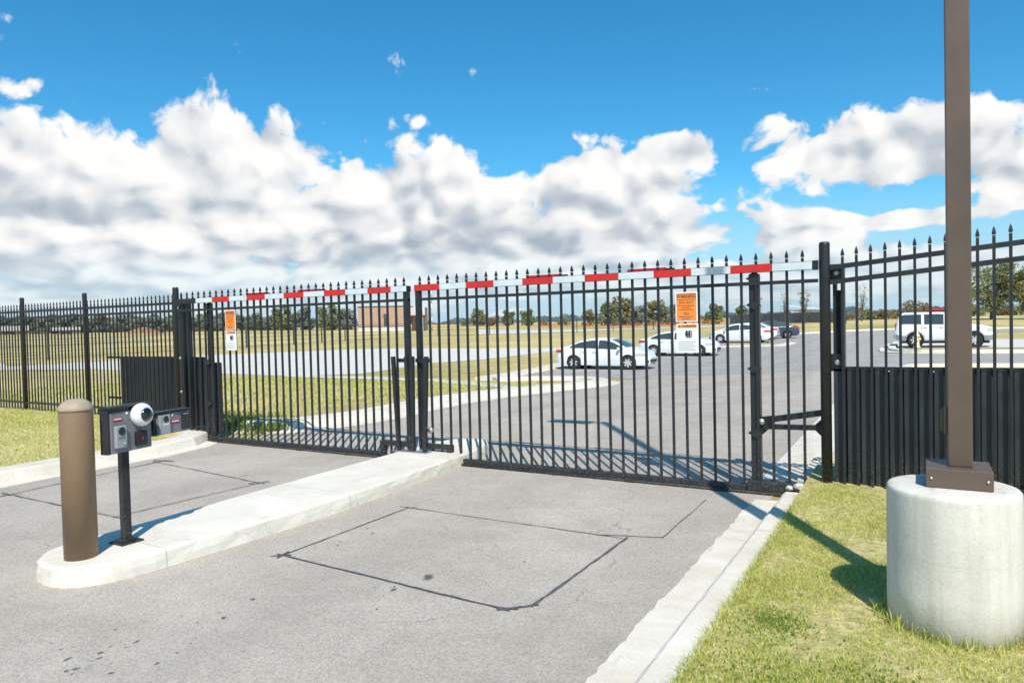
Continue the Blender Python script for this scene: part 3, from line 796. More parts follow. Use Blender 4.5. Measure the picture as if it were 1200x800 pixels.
# ---- right gate leaf (pivots up about the right post)
def gate_leaf(label, x_in, x_out, pick0, npick, stile_x, notch, tape0, ntape, first_red, rear):
    s = 1 if x_out > x_in else -1
    g = root('gate_leaf', ((x_in + x_out) / 2, GY, 0.0), label, 'gate', 'two pivoting leaves of the driveway gate')
    lo, hi = min(x_in, x_out), max(x_in, x_out)
    MB().span(lo, hi, GY - .02, GY + .03, 2.13, 2.165).build('rail', M['black'], g)
    MB().span(lo, hi, GY + .012, GY + .05, 2.26, 2.335).build('rail', M['black'], g)
    # bottom tube, cranked up over the traffic island
    nb = MB()
    nb.span(min(notch, x_out), max(notch, x_out), GY - .03, GY + .05, 0.012, 0.082)
    nb.span(min(notch, notch - s * .07), max(notch, notch - s * .07), GY - .028, GY + .048, 0.012, 0.245)
    nb.span(min(x_in, notch - s * .07), max(x_in, notch - s * .07), GY - .026, GY + .046, 0.18, 0.245)
    nb.build('bottom_rail', M['blackdull'], g, 0.004)
    tr = MB()
    for k in range(5):
        xx = notch + s * (0.55 + k * 0.95)
        if lo + .1 < xx < hi - .15: tr.span(xx - .05, xx + .05, GY - .10, GY + .06, 0.008, 0.03)
    tr.tube((notch + s * .02, GY - .075, .022), (x_out - s * .05, GY - .075, .022), .014, n=8)
    tr.build('truss_rod', M['blackdull'], g)
    # stiles
    MB().span(x_in, x_in + s * .066, GY - .035, GY + .035, 0.19, 2.30).build('stile', M['black'], g, 0.005)
    post('stile', stile_x, GY + .06, 0.02, 2.27, .095 if s > 0 else .07, M['black'], g)
    for k in range(npick):
        part_at('picket', PK_GATE, g, pick0 + k * 0.1472 * s, GY)
    # reflective tape on the front of the top bar
    st = MB().span(lo + .0, hi, GY - .045, GY - .022, 2.255, 2.338).build('boom', M['black'], g)
    for k in range(ntape):
        a = tape0 + k * 0.4085 * (hi - lo > 0); b = a + 0.4085
        b = min(b, hi - .045 if s > 0 else hi)
        red = (k % 2 == 0) == first_red
        MB().span(a + .001, b - .001, GY - .0500, GY - .0462, 2.259, 2.334).build('reflector', M['red'] if red else M['tape'], g)
    rr = MB().span(lo + .3, hi - .5, GY + .13, GY + .16, 2.315, 2.335)
    rr.build('rear_bar', M['black'], g)
    for a, b in rear:
        MB().span(a, b, GY + .121, GY + .169, 2.322, 2.378).build('rear_reflector', M['darkred'], g)
        MB().span(b - .002, b + .10, GY + .126, GY + .164, 2.318, 2.368).build('rear_socket', M['black'], g)
    for z in (0.62, 1.28, 1.93, 2.2):
        part_at('bracket', CLIP, g, stile_x, GY + .005, z)
    return g

GR = gate_leaf('long gate leaf right of the traffic island, beside the round post', -5.78, -0.87, -5.72, 33, -1.48, -5.27, -5.78, 12, True, [(-4.18, -3.74), (-2.88, -2.44)])
MB().span(-0.913, -0.862, GY - .052, GY - .018, 2.25, 2.342).build('boom_end', M['black'], GR)
# fine welded wire over the hinged end of the leaf
wm = MB()
for k in range(93): wm.tube((-3.28 + k * .0254, GY + .028, .10), (-3.28 + k * .0254, GY + .028, 2.12), 0.0005, n=3, caps=False)
for k in range(80): wm.tube((-3.28, GY + .0302, .10 + k * .0254), (-0.95, GY + .0302, .10 + k * .0254), 0.0005, n=3, caps=False)
wm.build('wire_mesh', M['finewire'], GR)
oa = MB()
oa.bar((-1.42, GY + .1, .74), (-0.84, GY + .1, .845), .045, .06); oa.bar((-1.43, GY + .1, .735), (-1.33, GY + .1, .75), .06, .085)
oa.build('operator_arm', M['black'], GR, .004)
oa = MB().bar((-1.44, GY + .08, .68), (-0.84, GY + .08, .695), .045, .05)
for z, d_ in ((.68, 1), (.695, -1)):
    xx = -1.43 if d_ > 0 else -0.86
    oa.add([(xx, GY + .075, z - .09), (xx + d_ * .07, GY + .075, z - .02), (xx + d_ * .07, GY + .075, z + .02), (xx, GY + .075, z + .09)], [(0, 1, 2, 3)])
oa.build('brace', M['black'], GR)
MB().lathe([(0, 0), (.03, .004), (.036, .02), (.03, .04), (0, .045)], (-1.425, GY - .0, .735), 'Y', 12).build('pivot_bolt', M['zinc'], GR)
MB().span(-1.56, -0.90, GY - .055, GY + .07, .015, .135).build('hinge_box', M['blackdull'], GR, .006)
lk = MB().lathe([(0, 0), (.034, .003), (.04, .02), (.034, .045), (0, .05)], (-5.535, GY - .12, .44), 'Y', 16); lk.tube((-5.60, GY - .06, .43), (-5.54, GY - .09, .44), .018, n=8)
lk.build('lock', M['zinc'], GR)

GL = gate_leaf('gate leaf left of the traffic island with dark sheet at its far end', -5.91, -10.80, -5.985, 33, -10.06, -6.46, -10.26, 11, False, [(-9.25, -8.84), (-8.11, -7.67)])
MB().span(-10.80, -10.26, GY - .047, GY - .02, 2.257, 2.336).build('boom_end', M['black'], GL)

# ---- catch posts on the island that the two leaves drop into
cp = root('gate_catch', (-5.82, GY - .12, .15), 'black V-shaped gate catch standing on the traffic island between both leaves', 'gate catch')
yb = GY - .14
for (xt, xb) in ((-6.09, -6.03), (-5.87, -5.835), (-5.77, -5.795), (-5.54, -5.605)):
    b_ = MB().bar((xb, yb, .150), (xt, yb, 1.40), .046, .05, (0, 1, 0))
    b_.build('guide_bar', M['black'], cp, .004)
for a, b in ((-6.08, -5.88), (-5.76, -5.55)):
    MB().bar((a, yb + .075, 1.345), (b, yb + .075, 1.345), .05, .05).build('tie_bar', M['black'], cp)
MB().span(-6.10, -5.54, yb - .07, yb + .07, .148, .158).build('base_plate', M['zinc'], cp)
MB().bar((-5.865, yb + .002, 1.20), (-5.80, yb + .002, 1.10), .012, .06).build('latch_tongue', M['black'], cp)

# ---- right gate post and operator column
o = post('gate_post', -0.81, GY, 0.0, 2.52, .10, M['black'], None, True)
tag(o, 'round black gate post with domed top between gate and right hand fence', 'gate post')
opr = root('gate_operator', (-0.69, GY + .12, 0), 'black gate operator column with two bright bolts right of the round post', 'gate operator')
MB().span(-0.745, -0.715, GY + .06, GY + .20, .02, 2.30).build('channel', M['black'], opr)
MB().span(-0.675, -0.645, GY + .06, GY + .20, .02, 2.30).build('channel', M['black'], opr)
MB().span(-0.712, -0.678, GY + .12, GY + .16, .02, 2.05).build('spring_tube', M['blackdull'], opr)
for z in (2.215, 1.345):
    MB().span(-0.775, -0.645, GY + .045, GY + .058, z - .085, z + .085).build('bolt_plate', M['black'], opr)
    MB().lathe([(0, 0), (.022, .0), (.028, .004), (.028, .012), (0, .014)], (-0.71, GY + .030, z), 'Y', 14).build('bolt', M['zinc'], opr)

# ---- right hand fence: raked rails, tall pickets, dark ribbed sheet on its lower half
fr = root('picket_fence', (0.9, GY, 0.1), 'black picket fence with dark ribbed sheet on its lower half, behind the light pole', 'fence')
rk = lambda x: 0.085 * (x + 0.65)
XE = 3.9
for z, h in ((2.275, .045), (2.135, .045), (0.11, .05)):
    MB().bar((-0.76, GY, z + rk(-0.76)), (XE, GY, z + rk(XE)), .045, h).build('rail', M['black'], fr)
PK_R = picket_mesh('picket', 0.02, 2.45, 0.024)
for k in range(37):
    x = -0.65 + k * 0.1205
    part_at('picket', PK_R, fr, x, GY - .01, rk(x))
post('post', 1.62, GY + .03, 0, 2.75, .065, M['black'], fr)
post('post', XE, GY + .03, 0, 2.95, .065, M['black'], fr)
sh = MB(); vs = []; x = -0.745; per = 0.1205; prof = []
while x < XE - .05:
    for dx, dy in ((0.0, 0.0), (0.070, 0.0), (0.080, 0.035), (0.110, 0.035)):
        prof.append((x + dx, GY + .045 + dy))
    x += per
nP = len(prof)
vs = [(a, b, 0.12 + max(0, rk(a))) for a, b in prof] + [(a, b, 1.285) for a, b in prof]
sh.add(vs, [(i, i + 1, nP + i + 1, nP + i) for i in range(nP - 1)])
sh.build('ribbed_sheet', M['panel'], fr)
MB().span(-0.745, XE, GY + .036, GY + .085, 1.286, 1.305).build('sheet_cap', M['black'], fr)
for k in (3, 6, 12, 17, 22):
    MB().lathe([(0, 0), (.008, 0), (.008, .006), (0, .008)], (-0.63 + k * per, GY + .036, 1.265), 'Y', 8).build('screw_cap', M['zinc'], fr)

# ---- left hand fence running away to the left
LY = 7.85
fl = root('picket_fence', (-14.5, LY, 0.2), 'long black picket fence on the grass bank at the left, beyond the bollard', 'fence')
posts_x = [-11.06, -14.19, -16.55, -18.95, -21.3]
lz = lambda x: 0.06 * smooth(-x, 11, 14)
for i, px_ in enumerate(posts_x):
    post('post', px_, LY if i else LY - .2, 0.02, 2.60 if i else 2.56, .085 if i else .10, M['black'], fl, True)
for z in (2.30, 2.165, 0.37):
    MB().span(posts_x[-1], posts_x[0], LY - .022, LY + .022, z - .022, z + .022).build('rail', M['black'], fl)
k = 0; x = -11.2
while x > -21.2 and k < 100:
    if min(abs(x - p) for p in posts_x) > .07: part_at('picket', PK_FENCE, fl, x, LY); k += 1
    x -= 0.121
# dark sheet behind the last bay and the heel of the left leaf
sc = root('screen_sheet', (-11.9, LY + .15, 0.1), 'low dark ribbed screen behind the left fence, above the bollard camera', 'screen')
def ribbed(x0, x1, y, z0, z1):
    pr = []; x = x0
    while x < x1:
        for dx, dy in ((0, 0), (.075, 0), (.085, .03), (.125, .03)): pr.append((min(x + dx, x1), y + dy))
        x += .135
    n = len(pr)
    return MB().add([(a, b, z0) for a, b in pr] + [(a, b, z1) for a, b in pr], [(i, i + 1, n + i + 1, n + i) for i in range(n - 1)])
ribbed(-13.28, -11.12, LY + .12, .10, 1.35).build('ribbed_sheet', M['panel'], sc)
for z in (.55, 1.33): MB().span(-13.75, -11.12, LY + .16, LY + .20, z - .02, z + .02).build('rail', M['black'], sc)
opl = root('gate_operator', (-10.7, GY + .18, 0), 'black gate operator box and column at the far left end of the left leaf', 'gate operator')
MB().span(-10.90, -10.82, GY + .06, GY + .22, .02, 2.28).build('channel', M['black'], opl)
MB().span(-10.775, -10.745, GY + .06, GY + .22, .02, 2.28).build('channel', M['black'], opl)
MB().span(-10.815, -10.78, GY + .12, GY + .18, .02, 2.0).build('spring_tube', M['blackdull'], opl)
ribbed(-10.95, -10.28, GY + .26, .18, 1.36).build('ribbed_sheet', M['panel'], opl)
MB().span(-10.28, -10.06, GY + .14, GY + .26, .12, 1.27).build('drive_cover', M['blackdull'], opl, .01)
MB().span(-11.15, -10.05, GY + .02, GY + .12, .10, .19).build('base_beam', M['blackdull'], opl)
for z in (2.2, 1.35, .78):
    MB().lathe([(0, 0), (.024, .0), (.028, .012), (0, .014)], (-10.86, GY + .045, z), 'Y', 12).build('bolt', M['zinc'], opl)
o = MB().span(-10.385, -10.285, GY + .22, GY + .235, 1.20, 1.385).build('notice', M['white'], None)
tag(o, 'tiny white notice on the dark sheet at the far left end of the gate', 'sign')
MB().span(-10.365, -10.33, GY + .2165, GY + .219, 1.235, 1.33).build('emblem', plain('pale blue print', (.35, .55, .68), .5), o)

# ---- warning signs hanging on the leaves
def lettering(txt, size, x, y, z, parent, mat, name='lettering'):
    cu = bpy.data.curves.new(name, 'FONT'); cu.body = txt; cu.size = size; cu.align_x = 'CENTER'; cu.align_y = 'CENTER'; cu.offset = size * .018
    cu.resolution_u = 2
    tmp = bpy.data.objects.new('tmp', cu); COL.objects.link(tmp)
    bpy.context.view_layer.update()
    me = bpy.data.meshes.new_from_object(tmp.evaluated_get(bpy.context.evaluated_depsgraph_get()))
    bpy.data.objects.remove(tmp); me.name = name
    l = parent['_loc']
    me.transform(Matrix.Translation((x - l[0], y - l[1], z - l[2])) @ Matrix.Rotation(R(90), 4, 'X'))
    me.materials.clear()
    return link(name, me, mat, parent)

def signs(xc, w, z_o0, z_o1, z_w0, z_w1, where):
    y = GY - .062
    s1 = root('warning_sign', (xc, y, z_o0), 'orange warning sign wired to the pickets of ' + where, 'sign')
    MB().span(xc - w / 2, xc + w / 2, y, y + .006, z_o0, z_o1).build('board', M['white'], s1)
    MB().span(xc - w / 2 + .012, xc + w / 2 - .012, y - .003, y - .0008, z_o0 + .012, z_o1 - .012).build('orange_face', M['orange'], s1)
    h = z_o1 - z_o0; yt = y - .0045
    lettering('WARNING', w * .185, xc, yt, z_o1 - h * .16, s1, M['ink'])
    MB().span(xc - w * .44, xc + w * .44, yt, yt + .001, z_o1 - h * .265, z_o1 - h * .25).build('rule', M['ink'], s1)
    MB().span(xc - w * .44, xc + w * .44, yt, yt + .001, z_o1 - h * .085, z_o1 - h * .07).build('rule', M['ink'], s1)
    lettering('DO NOT', w * .165, xc, yt, z_o1 - h * .36, s1, M['redink'])
    lettering('NO', w * .165, xc, yt, z_o1 - h * .73, s1, M['redink'])
    fine = MB()
    for zz, ww in ((.46, .38), (.53, .22), (.60, .34), (.83, .33), (.90, .20)):
        n = 7
        for i in range(n):
            x0 = xc - w * ww + 2 * w * ww * i / n
            fine.span(x0, x0 + 2 * w * ww / n * .72, yt, yt + .001, z_o1 - h * zz - h * .016, z_o1 - h * zz + h * .016)
    fine.build('small_print', M['redink'], s1)
    s2 = root('warning_sign', (xc + .005, y, z_w0), 'white warning sign with black crushing-hazard picture below the orange sign of ' + where, 'sign')
    x2 = xc + .005
    MB().span(x2 - w / 2, x2 + w / 2, y, y + .006, z_w0, z_w1).build('board', M['white'], s2)
    h = z_w1 - z_w0
    MB().span(x2 - w / 2 + .014, x2 + w / 2 - .014, y - .003, y - .0008, z_w1 - h * .135, z_w1 - .012).build('orange_band', M['orange'], s2)
    lettering('WARNING', w * .13, x2 + w * .08, yt, z_w1 - h * .085, s2, M['ink'])
    tri = MB().add([(x2 - w * .40, yt, z_w1 - h * .115), (x2 - w * .30, yt, z_w1 - h * .115), (x2 - w * .35, yt, z_w1 - h * .055)], [(0, 1, 2)]); tri.build('hazard_triangle', M['ink'], s2)
    pic = MB(); zc = z_w1 - h * .36
    pic.span(x2 + w * .06, x2 + w * .15, yt, yt + .001, zc - h * .12, zc + h * .12)           # moving bars
    pic.span(x2 + w * .19, x2 + w * .22, yt, yt + .001, zc - h * .12, zc + h * .12)
    pic.add([(x2 - w * .02 + math.cos(t) * w * .06, yt - .0004, zc + h * .075 + math.sin(t) * w * .06) for t in np.linspace(0, 6.283, 13)[:-1]], [tuple(range(12))])
    pic.add([(x2 - w * .10, yt - .0002, zc + h * .04), (x2 + w * .06, yt - .0002, zc + h * .02), (x2 + w * .04, yt - .0002, zc - h * .05), (x2 - w * .03, yt - .0002, zc - h * .06), (x2 - w * .10, yt - .0002, zc - h * .02)], [(0, 1, 2, 3, 4)])
    pic.add([(x2 - w * .02, yt - .0003, zc - h * .05), (x2 + w * .05, yt - .0003, zc - h * .09), (x2 + w * .03, yt - .0003, zc - h * .12), (x2 - w * .08, yt - .0003, zc - h * .08)], [(0, 1, 2, 3)])
    pic.build('pictogram', M['ink'], s2)
    ln = MB()
    for i in range(5): ln.span(x2 - w * .40, x2 + w * (.38 - .1 * (i % 2)), yt, yt + .001, z_w0 + h * (.10 + i * .07), z_w0 + h * (.117 + i * .07))
    ln.build('small_print', plain('pale print', (.62, .62, .64), .6), s2)
signs(-2.155, 0.235, 1.775, 2.09, 1.445, 1.755, 'the right leaf')
signs(-9.41, 0.24, 1.805, 2.12, 1.485, 1.79, 'the left leaf')
# ------------------------------------------------------------------ bollard, access kiosk, light pole
b_ = root('bollard', (-5.415, 2.90, .15), 'brown steel pipe bollard with pale domed cap at the near end of the traffic island', 'bollard')
MB().lathe([(.112, .148), (.112, 1.245), (.110, 1.25)], (-5.415, 2.90, 0), 'Z', 40).build('post', M['bronze'], b_)
MB().lathe([(.116, 1.235), (.117, 1.25), (.108, 1.275), (.085, 1.302), (.05, 1.318), (0, 1.324)], (-5.415, 2.90, 0), 'Z', 40).build('cap', M['cap'], b_)

ks = root('access_kiosk', (-5.455, 3.27, .15), 'black post with two grey access control boxes and white eyeball camera, behind the brown bollard', 'access kiosk')
MB().span(-5.485, -5.425, 3.24, 3.30, .155, .93).build('post', M['black'], ks, .004)
pl_ = MB().span(-5.545, -5.365, 3.18, 3.36, .149, .163)
pl_.span(-5.51, -5.40, 3.215, 3.325, .163, .178)
pl_.build('base_plate', M['black'], ks, .003)
# frame of the boxes: s along the face (away from the viewer), n out of the face, towards the driver
A_ = Vector((-.2, .98, 0)).normalized(); N_ = Vector((A_.y, -A_.x, 0))
O_ = Vector((-5.40, 3.36, 0))
def kp(s, n, z): return O_ + A_ * s + N_ * n + Vector((0, 0, z))
KM = Matrix((( A_.x, N_.x, 0, O_.x), (A_.y, N_.y, 0, O_.y), (0, 0, 1, 0), (0, 0, 0, 1)))
def kbox(name, s0, s1, n0, n1, z0, z1, mat, parent, bev=0.004):
    return MB().span(s0, s1, n0, n1, z0, z1).xf(KM).build(name, mat, parent, bev)
def klathe(name, prof, s, n, z, mat, parent, nn=20):
    return MB().lathe(prof, (s, n, z), 'Y', nn).xf(KM).build(name, mat, parent)
b1 = kbox('enclosure', -.27, .135, -.085, -.012, .872, 1.222, M['kdark'], ks)
kbox('face_plate', -.245, .135, -.0118, 0.0, .875, 1.19, M['kgrey'], b1, .002)
kbox('hood', -.275, .142, -.09, .018, 1.2225, 1.236, M['kdark'], b1, .002)
kbox('nameplate', -.225, -.145, .0002, .004, 1.123, 1.150, M['red'], b1, .001)
kbox('nameplate_strip', -.218, -.152, .0042, .0055, 1.134, 1.143, M['white'], b1, 0)
ic = kbox('intercom', -.225, -.125, .0002, .030, .915, 1.085, M['klight'], b1, .006)
klathe('speaker', [(.031, .0), (.031, .004), (.026, .006), (.018, .002), (0, .002)], -.175, .0302, 1.045, M['kdark'], ic)
klathe('call_button', [(.013, 0), (.013, .006), (.010, .008), (0, .008)], -.150, .0302, .945, M['zinc'], ic)
kbox('label_strip', -.205, -.145, .0302, .0315, .985, 1.003, M['kgrey'], ic, 0)
rd = kbox('card_reader', -.035, .065, .0002, .035, .905, 1.018, M['trim'], b1, .008)
kbox('tick_mark', .012, .020, .0352, .036, .945, .975, M['red'], rd, 0)
klathe('led', [(.011, 0), (.011, .004), (0, .006)], -.098, .0002, 1.172, M['white'], b1, 12)
for sa_, za_ in ((-.235, .885), (.125, .885), (-.235, 1.18)):
    klathe('screw_head', [(.0045, 0), (.0045, .002), (0, .003)], sa_, .0002, za_, M['zinc'], b1, 8)
# eyeball camera
cm = MB().lathe([(.0, -.01), (.072, 0), (.085, .015), (.092, .04), (.088, .065), (.072, .088), (.060, .094)], (.005, .0, 1.150), 'Y', 32)
cmo = cm.xf(KM).build('camera', M['wplastic'], b1)
dm = MB(); 
prof = [(.058 * math.cos(t), .076 + .052 * math.sin(t)) for t in np.linspace(0, math.pi / 2, 9)]; prof[-1] = (0, prof[-1][1])
dm.lathe(prof, (.005, .0, 1.150), 'Y', 28).xf(KM).build('lens_dome', M['lens'], cmo)
# second, lower box further along
b2 = kbox('enclosure', .175, .555, -.075, -.012, .945, 1.130, M['kdark'], ks)
kbox('bracket', .13, .18, -.07, -.03, 1.0, 1.06, M['kdark'], b2)
kbox('face_plate', .20, .55, -.0118, 0.0, .948, 1.12, M['kgrey'], b2, .002)
kbox('hood', .17, .562, -.08, .014, 1.1305, 1.141, M['kdark'], b2, .002)
ic = kbox('intercom', .205, .315, .0002, .026, .952, 1.112, M['klight'], b2, .005)
klathe('speaker', [(.026, .0), (.026, .004), (.02, .006), (.014, .002), (0, .002)], .265, .0262, 1.078, M['kdark'], ic)
kbox('label_strip', .235, .295, .0262, .0275, 1.03, 1.042, M['white'], ic, 0)
kbox('nameplate', .335, .43, .0002, .004, 1.028, 1.058, M['red'], b2, .001)
kbox('nameplate_strip', .342, .424, .0042, .0055, 1.040, 1.050, M['white'], b2, 0)
klathe('led', [(.010, 0), (.010, .004), (0, .006)], .36, .0002, 1.098, M['white'], b2, 12)
rd = kbox('card_reader', .455, .535, .0002, .022, .968, 1.105, M['kdark'], b2, .005)
kbox('label_strip', .46, .52, .0222, .023, 1.092, 1.099, M['klight'], rd, 0)

# light pole on its round footing
lp = root('light_pole', (0.14, 4.58, .1), 'brown square light pole bolted to a round concrete footing in the lawn', 'light pole')
f_ = MB()
prof = [(.325, -.05), (.324, .3), (.322, .6), (.322, .815), (.320, .832), (.313, .843), (.29, .848), (0, .85)]
f_.lathe(prof, (0.14, 4.58, 0), 'Z', 72)
jr = random.Random(3)
f_.v = [(x + jr.uniform(-.0012, .0012), y + jr.uniform(-.0012, .0012), z) for x, y, z in f_.v]
f_.build('footing', M['footing'], lp)
MB().span(.015, .325, 4.47, 4.78, .851, .955).build('base_cover', M['brown'], lp, .004)
for sx_ in (.04, .30):
    MB().lathe([(0, 0), (.007, 0), (.008, .003), (.006, .006), (0, .007)], (sx_, 4.4635, .902), 'Y', 10).build('screw_head', M['zinc'], lp)
MB().span(.122, .238, 4.565, 4.681, .955, 10.45).build('pole', M['brown'], lp, .006)
hh = MB().span(.104, .1218, 4.59, 4.655, 1.13, 1.28); hh.span(.088, .104, 4.615, 4.63, 1.14, 1.27)
hh.build('hand_hole_cover', M['brown'], lp, .003)
MB().bar((.15, 4.62, 10.30), (-.20, 4.57, 10.33), .06, .06).build('arm', M['brown'], lp)
MB().box((-.45, 4.55, 10.33), (.80, .34, .13)).build('lamp_head', M['brown'], lp, .02)

# broken concrete and stones where the right kerb meets the gate
for i, (x, y, r_) in enumerate([(-1.05, 7.36, .055), (-0.95, 7.30, .045), (-1.13, 7.30, .035), (-0.90, 7.22, .030)]):
    bm = bmesh.new(); bmesh.ops.create_icosphere(bm, subdivisions=2, radius=r_)
    q = random.Random(i)
    for v in bm.verts: v.co *= q.uniform(.72, 1.15); v.co.z *= .7
    me = bpy.data.meshes.new('stone'); bm.to_mesh(me); bm.free()
    o = link('stone', me, M['slab']); o.location = (x, y, (.115 if x > -1.16 else .02) + r_ * .4)
    tag(o, 'small broken stone at the end of the right kerb under the gate', 'stone', 'broken stones at the end of the right kerb')
# ------------------------------------------------------------------ vehicles
def lerp_table(tab, x):
    if x <= tab[0][0]: return tab[0][1]
    for (x0, y0), (x1, y1) in zip(tab[:-1], tab[1:]):
        if x <= x1:
            return y0 + (y1 - y0) * (x - x0) / (x1 - x0)
    return tab[-1][1]

def smooth_table(tab, x, k=0.10):
    return sum(lerp_table(tab, x + d) * w for d, w in ((-k, .2), (-k / 2, .2), (0, .2), (k / 2, .2), (k, .2)))

SEDAN = dict(top=[(-2.30, .62), (-2.27, .86), (-2.18, 1.03), (-1.72, 1.08), (-1.05, 1.36), (-.45, 1.455), (.20, 1.45), (.62, 1.36), (1.28, 1.02), (1.75, .93), (2.12, .80), (2.26, .66), (2.31, .50)],
             belt=[(-2.30, .60), (-2.18, .90), (-1.7, .98), (-.6, .96), (1.2, .88), (1.8, .84), (2.15, .72), (2.31, .48)],
             half=[(-2.30, .62), (-2.2, .76), (-1.9, .85), (-1.3, .885), (1.3, .885), (1.85, .83), (2.15, .70), (2.31, .42)],
             low=[(-2.30, .36), (-2.1, .25), (-1.8, .20), (1.9, .19), (2.2, .20), (2.31, .28)],
             wheels=(-1.32, 1.36), R=.315, arch=.37, side=(-1.50, 1.12), pillars=(-.13, -.07), ws=(.52, 1.26), rw=(-1.68, -.95), tumble=.42, edge=.055)
SUV = dict(top=[(-2.45, .70), (-2.43, 1.15), (-2.36, 1.45), (-2.20, 1.80), (-2.0, 1.86), (-.3, 1.87), (.35, 1.84), (.62, 1.74), (1.20, 1.22), (1.9, 1.14), (2.28, 1.02), (2.42, .86), (2.46, .62)],
           belt=[(-2.45, .68), (-2.40, 1.12), (-2.0, 1.22), (1.15, 1.14), (1.9, 1.04), (2.3, .92), (2.46, .6)],
           half=[(-2.45, .84), (-2.3, .92), (-1.5, .95), (1.6, .95), (2.1, .91), (2.35, .80), (2.46, .66)],
           low=[(-2.45, .48), (-2.2, .36), (2.2, .36), (2.46, .46)],
           wheels=(-1.44, 1.46), R=.375, arch=.45, side=(-2.12, 1.02), pillars=(-1.12, -.98, -.02, .10), ws=(.58, 1.20), rw=(-2.42, -2.22), tumble=.24, edge=.07)

